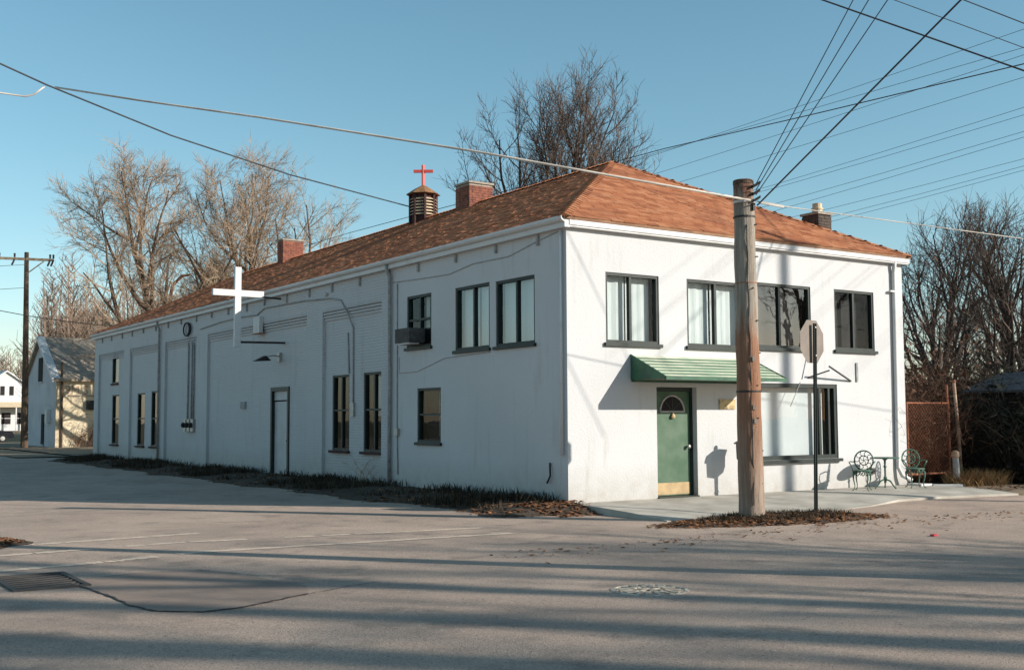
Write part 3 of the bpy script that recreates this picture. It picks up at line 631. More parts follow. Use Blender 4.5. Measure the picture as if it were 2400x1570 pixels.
# metal slat awning over the door
aw = thing('door_awning', (3.25, 0, 2.37), 'green slatted metal awning over the front door', 'awning')
AXL, AXR, AD = 1.57, 4.95, 1.0
ns = 7
for k in range(ns):
    f0, f1 = k/ns, (k+1)/ns; y0, y1 = -.01-AD*f0, -.01-AD*f1; zz0, zz1 = 2.87-.46*f0, 2.87-.46*f1; inset = .02
    mb = MB(); mb.prism([(AXL+inset, y0, zz0-.012), (AXL+inset, y1-.015, zz1+.006), (AXL+inset, y1-.015, zz1-.006), (AXL+inset, y0, zz0-.028)], (AXR-AXL-2*inset, 0, 0)); s_ = mb.build('slat', 'awn', aw)
    mb = MB(); mb.box(AXL+inset, AXR-inset, y1-.028, y1-.016, zz1-.024, zz1+.006); mb.build('slat_lip', 'awndark', s_)  # dark green lip colours in the shadow edge of each slat
for x in (AXL, AXR-.02):
    mb = MB(); mb.prism([(x, -.008, 2.37), (x, -AD-.02, 2.37), (x, -AD-.02, 2.43), (x, -.008, 2.885)], (.02, 0, 0)); mb.build('side_panel', 'awndark', aw)
mb = MB(); mb.box(AXL+.02, AXR-.02, -AD-.045, -AD-.025, 2.345, 2.42); mb.build('valance', 'awndark', aw)
mb = MB(); mb.box(AXL+.02, AXR-.02, -.03, -.008, 2.33, 2.37); mb.build('wall_rail', 'awndark', aw)

# ------------------------------------------------------------------ cross on brackets at the side wall
cr = thing('wall_cross', (-1.38, 14.05, 3.7), 'large white wooden cross held out from the side wall below the eave', 'cross')
mb = MB(); mb.box(-1.47, -1.29, 13.98, 14.1, 3.72, 6.03); mb.build('upright', 'whitecross', cr)
mb = MB(); mb.box(-2.12, -.60, 13.975, 14.105, 5.18, 5.36); mb.build('crossbar', 'whitecross', cr)
mb = MB(); mb.bar((-1.29, 14.04, 3.86), (.12, 14.04, 3.88), .06); mb.build('bracket', 'black', cr)
mb = MB(); mb.bar((-.6, 14.04, 5.2), (-.05, 14.04, 5.18), .05); mb.build('bracket', 'black', cr)

# ------------------------------------------------------------------ stub utility pole
PB = Vector((1.13, -3.66, -.25)); PT = Vector((1.085, -3.66, 5.68))
pl = thing('stub_utility_pole', (1.13, -3.66, -.1), 'thick stub utility pole with rust stains standing on the leafy mound', 'utility pole')
mb = MB(); n = 24
mb.tube([PB.lerp(PT, i/n) + Vector((.006*math.sin(i*1.3), .006*math.cos(i), 0)) for i in range(n+1)], [.222-.052*i/n+.003*math.sin(i*2.1) for i in range(n+1)], 20); mb.build('pole', 'stub', pl, smooth=True)
axd = (PT-PB).normalized()
def band(z, h, rr, mt, nm='band'):
    c = PB+axd*(z-PB.z); mb = MB(); mb.tube([c-axd*h/2, c+axd*h/2], rr, 20); mb.build(nm, mt, pl)
band(5.04, .03, .188, 'black'); band(5.30, .045, .19, 'cablew'); band(2.05, .03, .212, 'black'); band(3.9, .012, .195, 'rust'); band(5.64, .06, .178, 'wood')
side = Vector((.83, -.56, 0))
for z in (5.58, 5.45, 5.33):
    c = PB+axd*(z-PB.z); mb = MB(); mb.obox(c+side*.17+Vector((-.05, -.10, 0)), side*.06+Vector((0, 0, .035)), Vector((.05, .08, 0)), (0, 0, .022)); mb.build('wire_clamp', 'black', pl)
c = PB+axd*5.55; mb = MB(); mb.box(c.x+.0, c.x+.05, c.y-.22, c.y-.17, 5.14, 5.26); mb.build('hook_bolt', 'black', pl)

gw = [PB.lerp(PT, i/30)+Vector((-.56, -.83, 0)).normalized()*(.226-.052*i/30)+Vector((.012*math.sin(i*1.7), 0, 0)) for i in range(2, 27)]
mb = MB(); mb.tube(gw, .008, 5); mb.build('ground_wire', 'cable', pl)
for z, q in ((1.55, .1), (1.78, .02), (2.6, .07)):
    c = PB.lerp(PT, (z-PB.z)/(PT.z-PB.z)); dv = Vector((-.35+q, -.9, 0)).normalized(); sv = Vector((dv.y, -dv.x, 0)); mb = MB(); mb.obox(c+dv*.212, sv*.028, dv*.004, (0, 0, .04)); mb.build('tag_plate', 'signback', pl)
for k in range(9):
    z = .5+k*.55; c = PB.lerp(PT, (z-PB.z)/(PT.z-PB.z)); a = k*1.9; dv = Vector((math.sin(a)*.5+.3, -1, 0)).normalized(); mb = MB(); mb.obox(c+dv*.2, (.02, .01, 0), dv*.018, (0, 0, .008)); mb.build('staple', 'black', pl)
# ------------------------------------------------------------------ stop sign seen from behind
sg = thing('stop_sign', (2.6, -3.7, -.06), 'octagonal stop sign seen from behind on a steel post right of the stub pole', 'sign')
nrm = Vector((-.17, .985, 0)).normalized(); tx = Vector((.985, .17, 0)).normalized(); bc = Vector((2.66, -3.72, 2.95))
oct_ = [bc+tx*.413*math.cos(math.pi/8+k*math.pi/4)+Vector((0, 0, .413*math.sin(math.pi/8+k*math.pi/4))) for k in range(8)]
mb = MB(); mb.prism(oct_, nrm*.004); face = mb.build('sign_panel', 'signback', sg)
mb = MB(); mb.prism([bc+nrm*.0055+(p-bc)*.985 for p in oct_], nrm*.001); mb.build('sign_face', 'red', face)
mb = MB(); P0, P1 = Vector((2.6, -3.75, -.3)), Vector((2.665, -3.775, 3.27)); s = nrm*-1
for (o1, w1, dd) in ((0, .03, .008), (-.028, .008, .036), (.028, .008, .036)): mb.obox((P0+P1)/2+tx*o1+s*(.0 if w1 > .01 else .012), tx*w1/1.0, nrm*dd/2, (P1-P0)/2)
mb.build('post', 'green', sg)
for z in (2.7, 3.2): mb = MB(); mb.lathe((0, 0, 0), [(.016, 0), (.016, .015)], 6); mb.v = [(2.66+x, -3.80-z2, z+y) for x, y, z2 in mb.v]; mb.build('bolt', 'metal', sg)

# ------------------------------------------------------------------ lantern-shaped mail box on a post, behind the stub pole
mbx = thing('post_box', (4.27, -.5, 0), 'dark roofed letter box on a short post half hidden behind the stub pole', 'letter box')
mb = MB(); mb.lathe((4.27, -.5, 0), [(.10, -.03), (.10, .02), (.045, .05), (.04, .3), (.055, .33), (.04, .36), (.045, .68)], 10); mb.build('post', 'black', mbx)
mb = MB(); mb.lathe((4.27, -.5, 0), [(.05, .64), (.21, .74), (.22, .76), (.23, 1.04), (.22, 1.06)], 6); mb.build('box', 'black', mbx)
mb = MB(); mb.lathe((4.27, -.5, 0), [(.27, 1.06), (.28, 1.08), (.10, 1.18), (.05, 1.19), (.05, 1.26), (.03, 1.29)], 6); mb.build('lid', 'black', mbx)

# ------------------------------------------------------------------ cast iron garden chairs and table
def chair(loc, rz, label):
    t = thing('garden_chair', loc, label, 'chair', 'cast iron garden set'); t.rotation_euler = (0, 0, rz)
    def part(mb, nm, par=t, mt='iron', sm=True): return mb.build(nm, mt, par, smooth=sm, org=(0, 0, 0))
    mb = MB(); mb.lathe((0, 0, 0), [(.02, .425), (.20, .425), (.215, .435), (.215, .45), (.19, .456), (.02, .452)], 20); seat = part(mb, 'seat')
    for k in range(10):      # pierced apron drops
        a = 2*math.pi*k/10; mb = MB(); pts = [(.19*math.cos(a+d), .19*math.sin(a+d), z) for d, z in ((-.3, .425), (-.15, .36), (0, .33), (.15, .36), (.3, .425))]; mb.tube(pts, .011, 5); part(mb, 'apron', seat)
    for k in range(4):
        a = math.pi/4+k*math.pi/2; c, s = math.cos(a), math.sin(a); mb = MB()
        mb.tube([(.15*c, .15*s, .43), (.22*c, .22*s, .36), (.22*c, .22*s, .25), (.185*c, .185*s, .12), (.20*c, .20*s, .04), (.25*c, .25*s, .012)], [.02, .024, .017, .012, .011, .014], 6); part(mb, 'leg')
    by = .20; mb = MB(); cz = .66
    ring = [(.205*math.cos(q), by+.05+.03*math.sin(q), cz+.215*math.sin(q)) for q in [2*math.pi*i/24 for i in range(25)]]; mb.tube(ring, .016, 6, False); back = part(mb, 'backrest')
    mb = MB(); mb.tube([(.10*math.cos(q), by+.05, cz+.0+.105*math.sin(q)) for q in [2*math.pi*i/16 for i in range(17)]], .012, 5, False); part(mb, 'scroll', back)
    for i in range(10):
        q = 2*math.pi*i/10; mb = MB(); mb.tube([(.10*math.cos(q), by+.05, cz+.105*math.sin(q)), (.155*math.cos(q+.25), by+.055, cz+.16*math.sin(q+.25)), (.2*math.cos(q), by+.05+.03*math.sin(q), cz+.21*math.sin(q))], .009, 5); part(mb, 'scroll', back)
    for i in range(5):
        q = 2*math.pi*i/5; mb = MB(); mb.tube([(0, by+.05, cz), (.05*math.cos(q+.5), by+.05, cz+.05*math.sin(q+.5)), (.10*math.cos(q), by+.05, cz+.105*math.sin(q))], .008, 5); part(mb, 'scroll', back)
    for sx in (-1, 1):
        mb = MB(); mb.tube([(sx*.12, by-.02, .44), (sx*.10, by+.04, .47), (sx*.11, by+.05, .49)], .015, 6); part(mb, 'back_post')
        mb = MB(); mb.tube([(sx*.19, by+.05, .62), (sx*.27, by-.08, .635), (sx*.27, by-.22, .62), (sx*.22, by-.24, .55), (sx*.19, by-.2, .44)], .014, 6); part(mb, 'armrest')
    return t
chair((7.62, -.72, -.02), rad(-62), 'green cast iron garden chair with round pierced back nearest the shop window')
chair((9.42, -.78, -.025), rad(-32), 'green cast iron garden chair with round back at the far corner of the building')
tb = thing('garden_table', (8.55, -.62, -.02), 'small round green iron pedestal table between the two garden chairs', 'table', 'cast iron garden set')
mb = MB(); mb.lathe((8.55, -.62, 0), [(.02, .66), (.31, .665), (.325, .675), (.325, .69), (.30, .695), (.02, .69)], 28); mb.build('table_top', 'iron', tb)
mb = MB(); mb.lathe((8.55, -.62, 0), [(.03, .12), (.03, .2), (.045, .23), (.022, .27), (.022, .45), (.04, .48), (.02, .52), (.025, .62), (.07, .66)], 12); mb.build('pedestal', 'iron', tb)
for k in range(3):
    a = rad(40+120*k); c, s = math.cos(a), math.sin(a); mb = MB(); mb.tube([(8.55, -.62, .2), (8.55+.12*c, -.62+.12*s, .16), (8.55+.2*c, -.62+.2*s, .05), (8.55+.26*c, -.62+.26*s, -.005)], [.02, .02, .015, .02], 6); mb.build('foot', 'iron', tb)

# ------------------------------------------------------------------ rusty gate at the right end of the building
gt = thing('rusty_gate', (11.4, .3, 0), 'rusty pipe frame gate with wire mesh right of the white building', 'gate')
mb = MB(); mb.tube([(10.62, .3, .2), (10.62, .3, 1.95), (12.28, .3, 1.95), (12.28, .3, .2), (10.62, .3, .2)], .034, 8); mb.build('frame', 'rust', gt)
mb = MB(); mb.tube([(12.26, .3, 1.95), (12.24, .3, 2.42)], .03, 8); mb.build('frame_extension', 'rust', gt)
p0, p1 = [], []
for k in range(-15, 16):
    for sg_ in (-1, 1):
        x = 11.45+k*.11; xa, xb = x-sg_*.86, x+sg_*.86; za, zb = .22, 1.94
        for _ in range(2):
            if xa < 10.64: za += (10.64-xa)/abs(xb-xa+1e-9)*(zb-za); xa = 10.64
            if xa > 12.26: za += (xa-12.26)/abs(xb-xa+1e-9)*(zb-za); xa = 12.26
            if xb < 10.64: zb -= (10.64-xb)/abs(xb-xa+1e-9)*(zb-za); xb = 10.64
            if xb > 12.26: zb -= (xb-12.26)/abs(xb-xa+1e-9)*(zb-za); xb = 12.26
        if zb-za > .05: p0.append((xa, .3, za)); p1.append((xb, .3, zb))
v, f = sticks(p0, p1, [.0028]*len(p0), [.0028]*len(p0)); mesh_obj('wire_mesh', v, f, 'rust', gt)
gp = thing('gate_post', (12.7, .25, 0), 'pale leaning pipe post beside the rusty gate', 'post')
mb = MB(); mb.tube([(12.68, .25, -.15), (12.62, .26, 1.2), (12.52, .28, 2.5)], [.045, .042, .04], 10); mb.build('pipe', 'palepipe', gp, smooth=True)
mb = MB(); mb.lathe((12.52, .28, 2.5), [(.05, -.03), (.055, 0), (.03, .04)], 10); mb.build('cap', 'rust', gp)
st = thing('stump_post', (11.75, -.25, 0), 'short weathered post with pale top among the vines by the gate', 'post')
mb = MB(); mb.tube([(11.75, -.25, -.15), (11.74, -.25, .35), (11.72, -.25, .62)], [.09, .085, .075], 9); mb.build('shaft', 'louver', st)
mb = MB(); mb.lathe((11.72, -.25, .6), [(.08, 0), (.10, .04), (.09, .14), (.04, .18)], 9); mb.build('top', 'palepipe', st)
# splash block and white edging at the corner
sb = MB(); sb.prism([(9.95, -.55, -.03), (10.35, -.55, -.03), (10.3, -.1, -.03), (10.0, -.1, -.03)], (0, 0, .06)); tag(sb.build('splash_block', 'trim'), 'white splash block below the front downspout', 'splash block')
eb = MB(); eb.prism([(10.35, -.6, -.08), (10.9, -1.0, -.08), (11.0, -.86, -.08), (10.42, -.42, -.08)], (0, 0, .09)); tag(eb.build('edging_stone', 'trim'), 'white painted edging stone leading to the vines', 'edging stone')

# ------------------------------------------------------------------ street fittings
mh = thing('manhole_cover', (-5.32, -8.49, -.15), 'round steel manhole cover in the foreground asphalt', 'manhole cover')
hz = H(-5.32, -8.49); mb = MB(); mb.lathe((-5.32, -8.49, hz), [(.40, -.05), (.40, .006), (.36, .010), (.35, .002), (.02, .002)], 32); mb.build('ring', 'steel', mh)
for k in range(16):
    a = 2*math.pi*k/16; c, s = math.cos(a), math.sin(a); mb = MB(); mb.obox((-5.32+.24*c, -8.49+.24*s, hz+.008), (.085*c, .085*s, 0), (-.022*s, .022*c, 0), (0, 0, .007)); mb.build('rib', 'steel', mh)
for k in range(6):
    a = 2*math.pi*k/6; c, s = math.cos(a), math.sin(a); mb = MB(); mb.obox((-5.32+.08*c, -8.49+.08*s, hz+.008), (.05*c, .05*s, 0), (-.02*s, .02*c, 0), (0, 0, .007)); mb.build('rib', 'steel', mh)
gr = thing('storm_drain', (-10.25, -3.9, -.15), 'cast iron storm drain grate at the left edge of the road', 'drain grate')
hz = H(-10.25, -3.9); mb = MB(); mb.box(-10.62, -9.9, -4.55, -3.35, hz-.02, hz+.004); mb.build('pit_shade', 'dark', gr)  # dark slab in place of the shaded hole under the bars
mb = MB()
for q in ((-10.66, -10.60, -4.6, -3.3), (-9.93, -9.87, -4.6, -3.3), (-10.60, -9.93, -4.6, -4.54), (-10.60, -9.93, -3.36, -3.3)): mb.box(*q, hz-.02, hz+.022)
mb.build('frame', 'castiron', gr)
for k in range(7): mb = MB(); y = -4.45+k*.165; mb.obox((-10.265, y+.03, hz+.010), (.335, .06, 0), (-.005, .026, 0), (0, 0, .005)); mb.build('bar', 'castiron', gr)
zz = H(1.5, -6.9)+.004; rb = MB(); rb.prism([(1.49, -6.95, zz), (1.62, -6.93, zz), (1.60, -6.88, zz), (1.52, -6.86, zz)], (0, 0, .025)); tag(rb.build('litter_scrap', 'redbit'), 'small red scrap of litter on the road at right', 'litter')

# ------------------------------------------------------------------ wires
def cable(name, pts, r, label, group=None, mt='cable', sag=.0, cat='cable', n=5):
    P = [Vector(p) for p in pts]; Q = []
    if len(P) == 2: P = [P[0].lerp(P[1], k/12)-Vector((0, 0, sag*4*(k/12)*(1-k/12))) for k in range(13)]
    mb = MB(); mb.tube(P, r, n); o = mb.build(name, mt, smooth=True, org=P[0]); return tag(o, label, cat, group)
ORD = ['fourth', 'topmost', 'second', 'third', 'fifth', 'sixth', 'seventh', 'eighth', 'ninth', 'tenth', 'eleventh', 'lowest']
def yline(i, x, ya, za, yb, zb, r=.0065):
    # extend along the street to distant poles
    s = (zb-za)/(yb-ya); A = (x, 60, za+s*.35*(60-ya)); B = (x, -14, zb+s*(-14-yb)*.9); cable('power_line', [A, (x, (ya+60)/2, za+s*.5*(60-ya)*.5), (x, ya, za), (x, (ya+yb)/2, (za+zb)/2-.02), (x, yb, zb), B], r, ('thick ' if r > .015 else '') + 'black power line running behind the roof, ' + ORD[i] + (' from the top' if i not in (1, 11) else '') + ' at the right edge', 'power lines right of the building')
for i, q in enumerate(((12.6, 11.16, 10.77, -1.91, 10.21, .0155), (12.9, 11.5, 10.77, -1.77, 11.18), (12.3, 10.83, 10.6, -2.11, 10.51), (13.2, 11.85, 10.2, -1.56, 10.64), (13.4, 10.99, 9.74, -1.42, 10.14), (15.5, 9.06, 9.45, -.11, 9.99), (15.8, 8.95, 9.43, .08, 9.87), (16.2, 9.95, 8.96, .34, 9.52), (16.5, 9.94, 8.8, .53, 9.44), (19, 9.58, 9.09, 2.08, 9.44), (19.3, 9.77, 8.85, 2.27, 9.29), (19.6, 9.95, 8.75, 2.46, 9.23))): yline(i, *q)
GT = Vector((-.4, -11.7, 0)); LG = ' of the three thin guy wires rising from the stub pole top'
for z0_, z1_, wh in ((5.60, 12.5, 'leftmost'), (5.50, 11.55, 'middle one'), (5.42, 10.6, 'rightmost')): cable('guy_wire', [(1.22, -3.82, z0_), (GT.x+.05, GT.y+.2, z1_)], .008, wh+LG, 'thin guy wires of the stub pole')
cable('guy_wire', [(1.23, -3.84, 5.24), (GT.x+.05, GT.y+.2, 8.4)], .014, 'thick black guy cable rising from the stub pole to the upper right', None)
cable('service_drop', [(5.6, 3.95, 13.8), (7.4, -.12, 11.31), (9.11, -4.02, 8.89), (10.2, -6.5, 7.4)], .02, 'black service cable slanting down across the top right corner', None)
cable('service_drop', [(.4, -3.1, 10.3), (3.5, -5.04, 8.94), (5.43, -6.26, 8.09), (9.2, -8.7, 6.5)], .008, 'lower left of two thin service wires slanting down in the top right corner', 'thin service wires in the top right corner')
cable('service_drop', [(1.5, -4.95, 9.55), (3.66, -6.32, 8.56), (4.5, -6.85, 8.17), (8.5, -9.4, 6.4)], .01, 'upper right of two thin service wires slanting down in the top right corner', 'thin service wires in the top right corner')
cable('service_cable', [(-14.2, 4.2, 9.9), (-8.98, 7.37, 8.94), (-7.93, 8.0, 8.82), (-4.59, 10.12, 8.63), (-.55, 12.25, 8.51), (5.09, 15.2, 8.6)], .02, 'black cable slanting down from the upper left to the roof cupola', None)
cable('telephone_cable', [(-7.78, 7.9, 8.77), (-6.6, 5.7, 8.14), (-5.07, 3.0, 7.40), (-2.4, -.6, 6.35), (1.05, -3.86, 5.30)], .021, 'pale twisted cable slanting from the upper left down to the stub pole', None, 'cablew')
cable('telephone_cable', [(1.2, -3.86, 5.30), (1.6, -4.0, 5.24), (7.42, -4.91, 5.04), (16, -6.2, 5.0)], .009, 'pale thin cable running right from the stub pole', None, 'cablew')
mb = MB(); mb.bar((1.24, -3.9, 5.28), (1.68, -4.02, 5.23), .03, .04); mb.build('cable_clamp', 'cablew', pl)
cable('cable_tail', [(-9.36, 8.2, 8.62), (-8.83, 8.15, 8.54), (-8.34, 8.06, 8.52), (-8.17, 8.06, 8.59), (-7.97, 8.03, 8.79)], .018, 'short pale cable tail looping at the upper left cable joint', None, 'cablew')
cable('street_wire', [(-16, 58.5, 11.3), (.04, 60, 8.62), (1.67, 60, 8.37), (4.45, 60, 8.08), (9, 60, 7.8)], .025, 'black cable crossing the far wooden pole at the left', None)

# ------------------------------------------------------------------ trees
def tree(name, loc, label, cat='tree', seed=1, height=17, trunk_r=.35, lean=(0, 0), nl=9, first=.22, limb_len=.62, limb_ang=50, trop=.10, nb=8, ntw=9, nf=6, twig_len=1.1, bark='bark', twig='twig', tr2=.05, group=None, rtw=.011):
    R_ = random.Random(seed); t = thing(name, loc, label, cat, group); o = Vector((0, 0, 0)); tm = MB(); S0, S1_, RA, RB = [], [], [], []
    def rv(): return Vector((R_.gauss(0, 1), R_.gauss(0, 1), R_.gauss(0, 1)))
    def path(p, d, L, n, wander, tp):
        P = [p.copy()]; d = d.normalized()
        for i in range(n): d = (d+rv()*wander+Vector((0, 0, tp))).normalized(); p = p+d*L/n; P.append(p.copy())
        return P
    def side_dir(P, k, ang, az):
        d = (P[min(k+1, len(P)-1)]-P[max(k-1, 0)]).normalized(); u = d.orthogonal().normalized(); v = d.cross(u); a = rad(ang)
        return d*math.cos(a)+(u*math.cos(az)+v*math.sin(az))*math.sin(a)
    def seg(P, r0, r1):
        n = len(P)-1
        for i in range(n): S0.append(P[i]); S1_.append(P[i+1]); RA.append(r0+(r1-r0)*i/n); RB.append(r0+(r1-r0)*(i+1)/n)
    T = path(Vector((0, 0, -.3)), Vector((lean[0], lean[1], 1)), height*.86, 12, .055, .03)
    tm.tube(T, [trunk_r*(1.25 if i == 0 else 1)*(1-.9*i/12)+.015 for i in range(13)], 8)
    for k in range(nl):
        f = first+(1-first)*.95*((k+R_.random()*.7)/nl); i = min(12, int(f*12)); fr = f*12-i; p = T[i].lerp(T[min(i+1, 12)], fr) if i < 12 else T[12]
        L = height*limb_len*(1-.62*f)*R_.uniform(.8, 1.15); rb = trunk_r*(1-.85*f)*.55+.02; d = side_dir(T, i, limb_ang*R_.uniform(.75, 1.2)*(1-.3*f), k*2.4+R_.random()*.8)
        LP = path(p, d, L, 9, .10, trop); tm.tube(LP, [rb*(1-.85*j/9)+.012 for j in range(10)], 6)
        for b in range(nb):
            g = .18+.80*(b+R_.random())/nb; j = min(8, int(g*9)); q = LP[j].lerp(LP[j+1], g*9-j); L2 = L*(.48-.26*g)*R_.uniform(.7, 1.25)+.5; r2_ = rb*(1-.8*g)*.5+.012
            BP = path(q, side_dir(LP, j, R_.uniform(28, 58), R_.random()*6.28), L2, 5, .12, trop*.9); seg(BP, r2_, .010)
            for c in range(ntw):
                h = .15+.85*(c+R_.random())/ntw; m = min(4, int(h*5)); q2 = BP[m].lerp(BP[m+1], h*5-m); L3 = twig_len*R_.uniform(.6, 1.3)*(1.15-.4*h)
                TP = path(q2, side_dir(BP, m, R_.uniform(25, 60), R_.random()*6.28), L3, 3, .12, tr2); seg(TP, rtw, rtw*.6)
                for z in range(nf):
                    m2 = R_.randint(0, 2); q3 = TP[m2].lerp(TP[m2+1], R_.random()); e3 = side_dir(TP, m2, R_.uniform(20, 55), R_.random()*6.28); L4 = L3*R_.uniform(.3, .65); S0.append(q3); S1_.append(q3+e3*L4+Vector((0, 0, L4*tr2*2))); RA.append(rtw*.7); RB.append(rtw*.35)
    tm.build('trunk', bark, t, smooth=True, org=(0, 0, 0)); v, f = sticks([tuple(x) for x in S0], [tuple(x) for x in S1_], RA, RB); mesh_obj('crown', v, f, twig, t, org=(0, 0, 0)); return t
T1 = tree('bare_tree', (8.2, 49, -.1), 'tall bare tree leaning left behind the far end of the roof', seed=3, height=17.2, trunk_r=.46, lean=(-.32, .16), nl=12, first=.2, limb_len=.66, limb_ang=56, trop=.08, nb=10, ntw=11, nf=7, rtw=.013, twig_len=1.25)
T2 = tree('bare_tree', (14.5, 57.6, -.1), 'slender bare tree right of the leaning tree and left of the white cross', seed=11, height=12.4, trunk_r=.34, lean=(-.12, .02), nl=10, limb_len=.55, limb_ang=40, trop=.11, nb=9, ntw=10, nf=7, rtw=.013)
T3 = tree('bare_tree', (14.4, 49.8, -.1), 'broad bare tree behind the small brick chimney of the far roof', seed=5, height=15.3, trunk_r=.42, lean=(.03, 0), nl=18, first=.10, limb_len=.86, limb_ang=58, trop=.13, nb=10, ntw=11, nf=7, rtw=.013, twig_len=1.3)
T4 = tree('bare_tree', (19.2, 28.4, -.1), 'dark upright bare tree behind the roof peak and large chimney', seed=23, height=16.3, trunk_r=.40, nl=26, first=.12, limb_len=.74, limb_ang=52, trop=.19, nb=12, ntw=9, nf=5, twig_len=1.0, bark='bark2', twig='twig2', tr2=.14, rtw=.012)
T5 = tree('bare_tree', (21.0, 6.5, -.1), 'dark bare multi-branched tree at the edge of the wood right of the building', seed=31, height=8.6, trunk_r=.17, nl=12, first=.18, limb_len=.6, limb_ang=38, trop=.15, nb=7, ntw=6, nf=3, twig_len=.8, bark='bark2', twig='twig2', tr2=.1, rtw=.009)
for (x, y, rz, sc, lab) in ((25.5, 9.6, 1.0, .95, 'bare tree second from the left in the wood at right'), (26.5, 7.0, 2.2, 1.1, 'tall bare tree in the wood below the power lines at right'), (20.5, 3.8, 3.4, .9, 'dark bare tree near the right edge of the picture'), (29.0, 12.0, 4.1, .7, 'small bare tree between the building corner and the wood'), (24.5, 5.0, 5.2, 1.15, 'tallest bare tree cut by the right edge')):
    copy_tree(T5, (x, y, -.1), rz, sc, lab, 'trees of the wood at right')
for (x, y, rz, sc, lab) in ((34, 24, 1.5, .62, 'pale bare treetop showing just above the roof slope left of the stub pole'), (37, 23, 2.5, .5, 'thin bare treetop above the roof close to the stub pole')):
    copy_tree(T4, (x, y, -.1), rz, sc, lab, 'treetops above the roof slope')
# trees and the tall pole across the street, outside the picture, whose shadows cross the road
TS = tree('street_tree', (16.0, -29.0, -.1), 'bare street tree beyond the right edge of the picture', seed=41, height=13, trunk_r=.28, nl=9, first=.3, limb_len=.5, limb_ang=48, trop=.09, nb=6, ntw=5, nf=3, group='street trees beyond the right edge')
for (x, y, rz, sc) in ((33, -15, 1.1, 1.2), (28.5, -19.5, 2.7, 1.1), (20.4, -35, 5.0, 1.1), (13, -25.6, 2.0, 1.0), (16.5, -31, .6, 1.1), (12, -36, 3.7, 1.2), (16.9, -35.2, 4.5, 1.35)):
    copy_tree(TS, (x, y, -.1), rz, sc, 'bare street tree beyond the right edge of the picture', 'street trees beyond the right edge')
TL = tree('tall_street_tree', (14.0, -33.5, -.1), 'tall bare trunked street tree beyond the right edge of the picture', seed=44, height=25, trunk_r=.46, nl=9, first=.62, limb_len=.42, limb_ang=48, trop=.09, nb=5, ntw=4, nf=2, group='street trees beyond the right edge')
for (x, y, rz, sc) in ((10.2, -31.3, 1.3, .9), (10.8, -35.2, 2.6, 1.1), (6.2, -33.0, 4.1, .95), (16.6, -38, .5, 1.2), (10.9, -33.6, 3.0, 1.15)):
    copy_tree(TL, (x, y, -.1), rz, sc, 'tall bare trunked street tree beyond the right edge of the picture', 'street trees beyond the right edge')
tp = thing('tall_utility_pole', (GT.x, GT.y, -.2), 'tall utility pole beyond the right edge that holds the guy wires', 'utility pole')
mb = MB(); mb.tube([(GT.x, GT.y, -.3), (GT.x, GT.y, 6), (GT.x, GT.y, 12.8)], [.20, .17, .13], 12); mb.build('pole', 'wood', tp)
mb = MB(); mb.box(GT.x-1.1, GT.x+1.1, GT.y-.2, GT.y-.1, 12.0, 12.12); mb.build('crossarm', 'crossarm', tp)

sp2 = thing('slim_utility_pole', (18.65, -15.55, -.2), 'slim utility pole beyond the right edge that shades the front wall', 'utility pole')
mb = MB(); mb.tube([(18.65, -15.55, -.3), (18.65, -15.55, 14.5)], [.17, .12], 12); mb.build('pole', 'wood', sp2)
mb = MB(); mb.box(17.7, 19.6, -15.68, -15.6, 13.9, 14.02); mb.build('crossarm', 'crossarm', sp2)
# ------------------------------------------------------------------ undergrowth at right, shed
def brush(name, n, boxes, h, r, material, label, lean=.35):
    P0, P1, A, B = [], [], [], []
    for i in range(n):
        x0, x1, y0, y1, z0 = random.choice(boxes); p = np.array([random.uniform(x0, x1), random.uniform(y0, y1), z0+random.random()*h*.15]); d = np.array([random.gauss(0, lean), random.gauss(0, lean), 1.0]); L = h*random.uniform(.35, 1); rr = r*random.uniform(.6, 1.2)
        for k in range(4):
            q = p+d/np.linalg.norm(d)*L/4; P0.append(p); P1.append(q); A.append(rr*(1-.22*k)); B.append(rr*(1-.22*(k+1)))
            if random.random() < .8:
                for z in range(2):
                    s = np.array([random.gauss(0, 1), random.gauss(0, 1), random.gauss(.3, .8)]); s *= L*.16/np.linalg.norm(s); P0.append(q); P1.append(q+s); A.append(rr*.5); B.append(rr*.25)
            p = q; d = d+np.array([random.gauss(0, .3), random.gauss(0, .3), random.gauss(-.1, .15)])
    v, f = sticks(P0, P1, A, B); o = mesh_obj(name, v, f, material); return tag(o, label, 'brush', kind='stuff')
brush('vine_tangle', 1700, [(10.7, 12.4, .5, 1.6, -.1), (10.5, 13.2, .8, 3.5, -.1)], 2.3, .011, 'brush', 'russet vines and dead stems tangled over the rusty gate')
brush('thicket', 2600, [(14.5, 27, 3.5, 12.5, -.1), (12.5, 19, 3, 8, -.1), (13.4, 16, 1.8, 4, -.1)], 3.3, .013, 'brush', 'russet winter thicket below the trees at right')
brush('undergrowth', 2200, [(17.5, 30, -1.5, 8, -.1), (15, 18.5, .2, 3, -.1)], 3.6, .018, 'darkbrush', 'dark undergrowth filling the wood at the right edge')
n = 9000; pts = np.stack([np.random.uniform(10.5, 15, n), np.random.uniform(.5, 4.5, n), np.abs(np.random.normal(0, 1.1, n))], 1); pts[:, 2] *= np.where(pts[:, 0] > 12.8, 1.6, 1)
scatter_leaves('dead_vine_leaves', pts, .05, 'brush', 'dead brown leaves caught in the vines by the gate', 'leaves', 1.2)
n = 16000; pts = np.stack([np.random.uniform(15, 30, n), np.random.uniform(-1, 11, n), np.abs(np.random.normal(0, 1.4, n))], 1)
scatter_leaves('thicket_leaves', pts, .085, 'darkbrush', 'dark dead leaves held in the undergrowth at right', 'leaves', 1.2)
